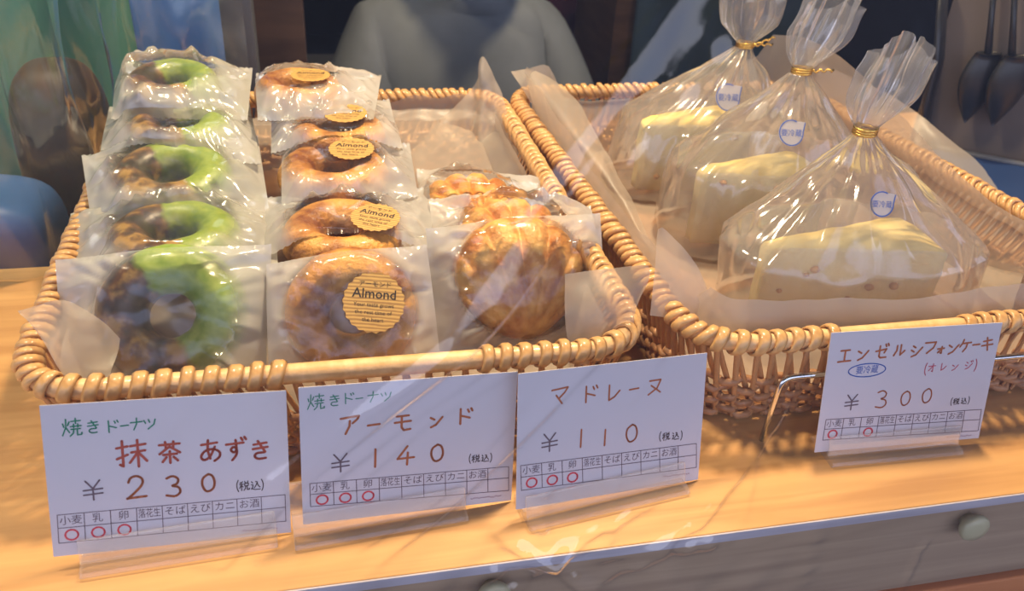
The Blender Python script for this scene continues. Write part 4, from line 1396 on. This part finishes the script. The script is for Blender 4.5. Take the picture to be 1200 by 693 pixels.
# ------------------------------------------------------------------ room behind
# left: film curtain round the basket's back corner, added shapes behind it for its reflected colours
def curtain():
    path = [Vector((-.75, .503)), Vector((-.40, .503)), Vector((-.165, .503)), Vector((-.150, .530)), Vector((-.150, .66)), Vector((-.130, .692)), Vector((-.050, .692))]
    L = [0]
    for a, b in zip(path, path[1:]): L.append(L[-1] + (b - a).length)
    nu, nv = 300, 110
    vs = []
    for i in range(nu + 1):
        d_ = L[-1] * i / nu
        k = max(j for j in range(len(path) - 1) if L[j] <= d_ + 1e-9)
        p = path[k].lerp(path[k + 1], (d_ - L[k]) / (L[k + 1] - L[k]))
        t_ = (path[k + 1] - path[k]).normalized(); n_ = Vector((t_.y, -t_.x))
        for j in range(nv + 1):
            z = .001 + .60 * j / nv
            wv = .006 * math.sin(d_ * 60 + 2.5 * noise.noise(Vector((d_ * 8, z * 5, 0)))) + .008 * noise.noise(Vector((d_ * 18, z * 10, 4))) + .003 * noise.noise(Vector((d_ * 60, z * 26, 7)))
            vs.append((p.x + n_.x * wv, p.y + n_.y * wv, z))
    fs = [(i * (nv + 1) + j, (i + 1) * (nv + 1) + j, (i + 1) * (nv + 1) + j + 1, i * (nv + 1) + j + 1) for i in range(nu) for j in range(nv)]
    o = link('film_curtain', mesh('film_curtain', vs, fs), M['foil'])
    o['label'] = 'wavy clear film curtain hanging left of and behind the doughnut basket'; o['category'] = 'curtain'


curtain()


def blob(name, c, s_, m, label, cat, seed=0, sq=.6):
    q = MB(); nu, nv = 40, 24; vs = []
    for j in range(nv + 1):
        b = -PI / 2 + PI * j / nv
        for i in range(nu):
            a = 2 * PI * i / nu
            f = lambda v, p: math.copysign(abs(v) ** p, v)
            v = Vector((f(math.cos(b), sq) * f(math.cos(a), sq) * s_[0], f(math.cos(b), sq) * f(math.sin(a), sq) * s_[1], f(math.sin(b), sq) * s_[2]))
            v *= 1 + .05 * noise.noise(v * 12 + Vector((seed, 0, 0)))
            vs.append(v)
    q.add(vs, [(j * nu + i, j * nu + (i + 1) % nu, (j + 1) * nu + (i + 1) % nu, (j + 1) * nu + i) for j in range(nv) for i in range(nu)])
    o = q.build(name, m); o.location = c
    o['label'] = label; o['category'] = cat
    return o


# added dark, blue and teal shapes giving the film its reflected colours
box('side_ledge', (-1.1, .545, -.95), (-.156, .74, -.10), M['brown'], label='dark low ledge behind the film curtain under the added blue shape', category='ledge')
blob('brown_stand_in', (-.193, .692, -.012), (.034, .036, .088), M['dark_reflection'], 'dark brown shape added behind the film curtain at the left for a dark reflection', 'sack', 2)
blob('blue_stand_in', (-.290, .605, -.043), (.105, .038, .057), M['sky_blue'], 'blue shape added low at the left edge behind the film curtain for a blue reflection', 'tub', 5, .35)


def drape(name, x0, x1, y, z0, z1, m, label, cat, amp=.02, fr=40, seed=0, slope=0):
    nu, nv = 90, 20; vs = []
    for i in range(nu + 1):
        for j in range(nv + 1):
            x = x0 + (x1 - x0) * i / nu; z = z0 + (z1 - z0) * j / nv
            vs.append((x, y + slope * (x - x0) + amp * math.sin(x * fr + 2 * noise.noise(Vector((x * 5, z * 3, seed)))) + amp * .5 * noise.noise(Vector((x * 14, z * 6, seed))), z))
    fs = [(i * (nv + 1) + j, (i + 1) * (nv + 1) + j, (i + 1) * (nv + 1) + j + 1, i * (nv + 1) + j + 1) for i in range(nu) for j in range(nv)]
    o = link(name, mesh(name, vs, fs), m)
    md = o.modifiers.new('thickness', 'SOLIDIFY'); md.thickness = .002
    o['label'] = label; o['category'] = cat
    return o


drape('teal_stand_in', -.85, -.105, .86, -.95, .75, M['teal'], 'teal green drape added behind the film curtain for a reflection of greenery', 'cloth', .012, 55, 1)  # added drape, its green standing in for reflected foliage
drape('blue_stand_in_strip', -.145, -.075, .782, -.20, .40, M['sky_blue'], 'narrow blue drape added in front of the teal one for a blue reflection', 'cloth', .006, 90, 3)  # added strip carrying a reflected blue
drape('curtain', .36, .75, 2.2, -.95, 1.4, M['maroon'], 'dark maroon curtain behind the person in the white coat', 'curtain', .03, 45, 4)
drape('curtain', .56, .98, 1.48, -.95, 1.4, M['bluegrey'], 'blue-grey cloth added behind the cake bags for the blue haze on the vinyl', 'curtain', .02, 40, 5)  # added cloth, gives the blue haze that the vinyl reflects

# grey panel and brown post at the left of the dark room
box('cabinet_panel', (-.098, .80, -.95), (-.050, .83, .7), M['grey'], label='grey upright panel between the added teal drape and the brown post', category='panel')
box('wooden_post', (-.062, 1.0, -.95), (-.008, 1.05, .9), M['brown'], label='dark brown wooden post behind the rear doughnuts', category='post')

# shelving behind
sh = thing('shelf_unit', 'dark shelf unit with grey boards in the room behind', 'shelf', (.08, 1.7, -.95))
for k in range(3):
    for nm, a, b, m in (('board', (-.25, 0, .50 + k * .17), (.20, .30, .515 + k * .17), M['grey']),):
        box(nm, a, b, m, sh)
for x in (-.26, .20):
    box('upright', (x, 0, 0), (x + .02, .3, 1.2), M['black'], sh)
box('back_panel', (-.25, .30, 0), (.21, .31, 1.2), M['wall'], sh)
for k, (x, z, w_, h) in enumerate(((-.05, .515, .16, .10), (-.08, .345 + .34 + .17 - .17, .14, .11))):
    if k == 0:
        box('storage_box', (.10 + x, 1.72, -.95 + z + .001), (.10 + x + w_, 1.9, -.95 + z + h), M['grey'], label='grey storage box on a board of the dark shelf unit', category='box')
box('cupboard', (.55, 1.55, -.95), (.66, 1.8, .05), M['brown'], label='dim dark brown cupboard in the middle of the dark background', category='cupboard')

# right: taupe partition, black strap, hanging black ladles, navy tray
A, B = atz(1085, 172, .001), atz(1200, 195, .001)
dv = (B - A).normalized(); nv_ = Vector((-dv.y, dv.x, 0)); A = A - dv * .015; B = B + dv * .8
q = MB(); q.add([A, B, B + nv_ * .02, A + nv_ * .02] + [p + Vector((0, 0, .75)) for p in (A, B, B + nv_ * .02, A + nv_ * .02)], [(3, 2, 1, 0), (4, 5, 6, 7), (0, 1, 5, 4), (1, 2, 6, 5), (2, 3, 7, 6), (3, 0, 4, 7)])
pa = q.build('partition', M['beige'], smooth=False); pa['label'] = 'dim taupe partition standing behind the black ladles at the right'; pa['category'] = 'partition'
WN = Vector((nv_.x, nv_.y, 0)); WO = A.copy()
def atw(px, py, off=.012):
    return atpl(px, py, WO - WN * off, WN)
st = MB(); st.tube([atw(1106, -20), atw(1100, 70), atw(1087, 120), atw(1082, 165)], [.015, .016, .016, .014], 10, flat=.25)
o = st.build('strap', M['black']); o['label'] = 'wide black strap hanging on the taupe partition left of the ladles'; o['category'] = 'strap'
for k, (xt, xb, yb, lab) in enumerate(((1166, 1143, 108, 'black ladle hanging second from the right edge'), (1190, 1176, 112, 'black ladle hanging nearest the right edge'))):
    q = MB()
    a = atw(xt, -25); b = atw((xt + xb) / 2 + 2, 78, .014); c = atw(xb, yb, .014)
    q.tube([a, a.lerp(b, .5), b], [.004, .004, .006], 10, flat=.6)
    o = thing('ladle', lab, 'ladle', tuple(c))
    h = q.build('handle', M['black']); h.parent = o; h.matrix_parent_inverse = Matrix.Translation(-c)
    q = MB()
    vs = []
    for j in range(13):
        f = j / 12
        for i in range(20):
            an = 2 * PI * i / 20
            r_ = .019 * math.sin((.22 + f * .77) * PI)
            vs.append((r_ * math.cos(an), .45 * r_ * math.sin(an), .034 - .062 * f))
    q.add(vs, [(j * 20 + i, j * 20 + (i + 1) % 20, (j + 1) * 20 + (i + 1) % 20, (j + 1) * 20 + i) for j in range(12) for i in range(20)] + [tuple(range(20)), tuple(240 + i for i in range(20))[::-1]])
    q.build('bowl', M['black'], o)

# navy board lying to the right, its pale back edge running away to the left
nb = thing('navy_board', 'navy blue board lying flat beside the chiffon basket at the right', 'board')
P = [atz(1085, 172, .004), atz(1240, 203, .004), atz(1400, 300, .004), atz(1085, 260, .004)]
q = MB(); q.add([p for p in P] + [p - Vector((0, 0, .004)) for p in P], [(0, 3, 2, 1), (4, 5, 6, 7), (0, 1, 5, 4), (1, 2, 6, 5), (2, 3, 7, 6), (3, 0, 4, 7)])
q.build('panel', M['navy'], nb, smooth=False)
q = MB(); q.tube([P[0] + Vector((0, 0, .001)), P[1] + Vector((0, 0, .001))], .003, 8)
q.build('pale_edge', M['grey'], nb, label='pale grey edge strip')

# ------------------------------------------------------------------ person in a white coat, leaning in from above
def skin_body():
    J = {'pel': (.30, 1.30, -.47, .13), 'sp': (.29, 1.27, -.30, .125), 'ch': (.27, 1.23, -.13, .13), 'nk': (.262, 1.20, .0, .05), 'hd': (.26, 1.18, .04, .045),
         'sl': (.125, 1.22, -.055, .062), 'el': (.05, 1.16, -.27, .048), 'wl': (.12, 1.02, -.40, .034),
         'sr': (.375, 1.22, -.065, .058), 'er': (.45, 1.17, -.27, .046), 'wr': (.42, 1.02, -.40, .034),
         'hl': (.21, 1.28, -.50, .09), 'kl': (.19, .96, -.52, .07), 'al': (.19, .98, -.88, .045),
         'hr': (.39, 1.28, -.50, .09), 'kr': (.42, .96, -.52, .07), 'ar': (.42, .98, -.88, .045)}
    E_ = [('pel', 'sp'), ('sp', 'ch'), ('ch', 'nk'), ('nk', 'hd'), ('ch', 'sl'), ('sl', 'el'), ('el', 'wl'), ('ch', 'sr'), ('sr', 'er'), ('er', 'wr'), ('pel', 'hl'), ('hl', 'kl'), ('kl', 'al'), ('pel', 'hr'), ('hr', 'kr'), ('kr', 'ar')]
    ks = list(J)
    me = bpy.data.meshes.new('body')
    me.from_pydata([J[k][:3] for k in ks], [(ks.index(a), ks.index(b)) for a, b in E_], [])
    o = bpy.data.objects.new('body', me); COL.objects.link(o)
    md = o.modifiers.new('skin', 'SKIN'); md.use_smooth_shade = True
    for i, k in enumerate(ks):
        v = me.skin_vertices[0].data[i]; v.radius = (J[k][3], J[k][3]); v.use_root = (k == 'pel')
    s2 = o.modifiers.new('sub', 'SUBSURF'); s2.levels = 2; s2.render_levels = 2
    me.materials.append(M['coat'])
    return o


pr = thing('person', 'person in a pale grey-white coat bending over in the dim room behind the basket', 'person', (.30, 1.30, -.95))
off = Matrix.Translation((-.30, -1.30, .95))
body = skin_body(); body.parent = pr; body.matrix_parent_inverse = off
def ell(name, c, r, m, parent=pr, sq=1):
    q = MB(); vs = []
    for j in range(15):
        b = -PI / 2 + PI * j / 14
        for i in range(22):
            a = 2 * PI * i / 22
            vs.append((c[0] + r[0] * math.cos(b) * math.cos(a), c[1] + r[1] * math.cos(b) * math.sin(a), c[2] + r[2] * math.sin(b)))
    q.add(vs, [(j * 22 + i, j * 22 + (i + 1) % 22, (j + 1) * 22 + (i + 1) % 22, (j + 1) * 22 + i) for j in range(14) for i in range(22)])
    o_ = q.build(name, m, None); o_.parent = parent; o_.matrix_parent_inverse = off
    return o_
hd = ell('head', (.258, 1.155, .135), (.073, .088, .108), M['skin'])
ell('hair', (.258, 1.175, .165), (.081, .090, .096), M['hair'])
for sx in (-1, 1):
    ell('ear', (.258 + sx * .075, 1.165, .130), (.010, .018, .030), M['skin'])
    ell('eye', (.258 + sx * .029, 1.076, .140), (.012, .006, .006), M['black'])
ell('nose', (.258, 1.065, .112), (.013, .018, .024), M['skin'])
ell('mouth', (.258, 1.077, .078), (.024, .008, .006), mat('lips', (.45, .14, .12), .5))
for wx, s_ in ((.12, 1), (.42, -1)):
    q = MB()
    q.tube([(wx, 1.02, -.40), (wx + s_ * .01, .99, -.415), (wx + s_ * .018, .955, -.42)], [.026, .038, .034], 12, flat=.5)
    for f in range(4):
        bx_ = wx + s_ * .018 + (f - 1.5) * .017
        ln = (.055, .065, .06, .045)[f]
        q.tube([(bx_, .96, -.42), (bx_ + s_ * .004, .96 - ln * .5, -.425), (bx_ + s_ * .006, .96 - ln, -.445)], [.0095, .009, .007], 8)
    q.tube([(wx + s_ * .03, .99, -.415), (wx + s_ * .055, .968, -.42), (wx + s_ * .06, .945, -.43)], [.012, .010, .008], 8)
    h = q.build('hand', M['skin'], None); h.parent = pr; h.matrix_parent_inverse = off
for ax_ in (.19, .42):
    q = MB(); q.tube([(ax_, 1.02, -.915), (ax_, .96, -.915), (ax_, .88, -.925)], [.038, .042, .028], 12, flat=.75)
    h = q.build('shoe', M['black'], None); h.parent = pr; h.matrix_parent_inverse = off
pr.location.x -= .04
stl = thing('stool', 'round dark stool under the person in the white coat', 'stool', (.26, 1.30, -.95))
q = MB(); q.lathe([(.15, .30), (.16, .31), (.16, .335), (.15, .345)], 28); q.build('seat', M['black'], stl)
for k in range(4):
    a = PI / 4 + k * PI / 2
    q = MB(); q.tube([(.13 * math.cos(a), .13 * math.sin(a), .30), (.17 * math.cos(a), .17 * math.sin(a), 0)], .012, 8); q.build('leg', M['metal'], stl)


# ------------------------------------------------------------------ clear vinyl weather sheet hanging in front of the counter
def vinyl():
    def seg(P, w_, am, side=1, soft=1.0):
        return (P, w_, am, side, soft)
    f = []
    def pp(*a): return [(lambda v: (v.x, v.z))(aty(x, y, .222)) for x, y in a]
    main = [(842, -30), (775, 75), (700, 170), (650, 245), (590, 335), (535, 400), (440, 470), (330, 560), (250, 650)]
    for dx, dy, w_, am in ((0, 0, .0056, .0062), (-22, 6, .0016, .0016), (16, 4, .0018, .0018), (44, 10, .0030, .0022), (70, 20, .0022, .0012), (-50, 10, .0020, .0008)):
        f.append((pp(*[(x + dx * (1 + .25 * math.sin(y * .02 + dx)), y + dy) for x, y in main]), w_, am))
    f.append((pp((905, -30), (850, 60), (790, 130), (720, 215), (660, 300)), .010, .0042))
    f.append((pp((1075, 40), (1000, 140), (930, 230), (870, 300), (800, 375), (740, 470)), .0022, .0012))
    f.append((pp((950, 140), (880, 240), (815, 330), (770, 420)), .0016, .0009))
    f.append((pp((830, 190), (740, 300), (690, 420), (560, 560), (420, 680)), .0035, .0022))
    f.append((pp((700, 420), (600, 520), (520, 600), (440, 660)), .0020, .0013))
    f.append((pp((945, 425), (905, 500), (860, 560), (815, 612), (760, 640), (700, 655)), .0034, .0040))
    f.append((pp((905, 480), (885, 540), (870, 610)), .0020, .0014))
    f.append((pp((700, 640), (640, 650), (590, 668), (560, 693), (540, 730)), .0042, .0050))
    f.append((pp((560, 590), (600, 640), (650, 660), (700, 700)), .0036, .0044))
    f.append((pp((760, 590), (700, 620), (640, 655), (600, 700)), .0036, .0040))
    f.append((pp((610, 470), (545, 555), (490, 600), (420, 640)), .0024, .0020))
    f.append((pp((240, 430), (180, 530), (120, 620), (60, 720)), .003, .0018))
    f.append((pp((330, 440), (270, 520), (200, 620)), .0018, .0011))
    f.append((pp((110, 380), (60, 470), (0, 560)), .0025, .0010))
    f.append((pp((960, 600), (945, 650), (935, 693)), .006, .0016))
    f.append((pp((640, 560), (632, 610), (650, 660)), .0034, .0040))
    f.append((pp((720, 560), (716, 620), (705, 660)), .003, .0022))
    f.append((pp((850, 630), (780, 640), (700, 680)), .0044, .0046))
    f.append((pp((1060, 690), (1080, 650), (1090, 640)), .002, .0014))
    xs0, xs1, z0, z1 = -.26, .50, -.17, .50
    nu, nv = 560, 470
    import numpy as np
    X, Z = np.meshgrid(np.linspace(xs0, xs1, nu + 1), np.linspace(z0, z1, nv + 1), indexing='ij')
    Y = np.full_like(X, .222)
    for P, w_, am in f:
        best = np.full_like(X, 9.); bt = np.zeros_like(X)
        n_ = len(P) - 1
        for k in range(n_):
            a = np.array(P[k]); b = np.array(P[k + 1]); d_ = b - a; L2 = d_ @ d_
            t_ = np.clip(((X - a[0]) * d_[0] + (Z - a[1]) * d_[1]) / L2, 0, 1)
            dd = np.hypot(X - a[0] - t_ * d_[0], Z - a[1] - t_ * d_[1])
            m_ = dd < best
            best = np.where(m_, dd, best); bt = np.where(m_, (k + t_) / n_, bt)
        am2 = am * np.sin(np.clip(bt * .9 + .05, 0, 1) * PI) ** .5 * (.72 + .28 * np.sin(bt * 23 + am * 9000) * np.sin(bt * 9 + am * 3000))
        Y -= am2 * np.exp(-(best / w_) ** 2)
    rs = np.random.RandomState(5)
    for k in range(14):
        a_, b_, p_ = rs.uniform(15, 60), rs.uniform(-35, 35), rs.uniform(0, 6.28)
        Y += .0009 * np.sin(a_ * X + b_ * Z + p_) * rs.uniform(.3, 1)
    # crumpled zone at the lower middle
    zone = np.exp(-((X - .07) / .075) ** 2 - ((Z + .035) / .045) ** 2)
    for k in range(12):
        a_, b_, p_ = rs.uniform(60, 210), rs.uniform(-210, 210), rs.uniform(0, 6.28)
        Y += zone * .0014 * np.sin(a_ * X + b_ * Z + p_ + 1.3 * np.sin(40 * X - 30 * Z))
    Y = np.minimum(Y, .2285)
    n1 = nu + 1
    vs = np.stack([X, Y, Z], -1).reshape(-1, 3)
    me = bpy.data.meshes.new('vinyl_sheet')
    idx = np.arange((nu + 1) * (nv + 1)).reshape(nu + 1, nv + 1)
    fc = np.stack([idx[:-1, :-1], idx[1:, :-1], idx[1:, 1:], idx[:-1, 1:]], -1).reshape(-1, 4)
    me.vertices.add(len(vs)); me.vertices.foreach_set('co', vs.ravel())
    me.loops.add(fc.size); me.loops.foreach_set('vertex_index', fc.ravel().astype('i'))
    me.polygons.add(len(fc)); me.polygons.foreach_set('loop_start', np.arange(0, fc.size, 4, dtype='i')); me.polygons.foreach_set('loop_total', np.full(len(fc), 4, 'i'))
    me.update(calc_edges=True)
    me.polygons.foreach_set('use_smooth', [True] * len(fc))
    o = link('vinyl_sheet', me, M['vinyl'])
    o['label'] = 'clear creased vinyl sheet hanging in front of the whole counter'; o['category'] = 'vinyl sheet'
    box('curtain_rail', (-.30, .215, .495), (.54, .229, .515), M['grey'], label='grey rail from which the clear vinyl sheet hangs', category='rail')


vinyl()
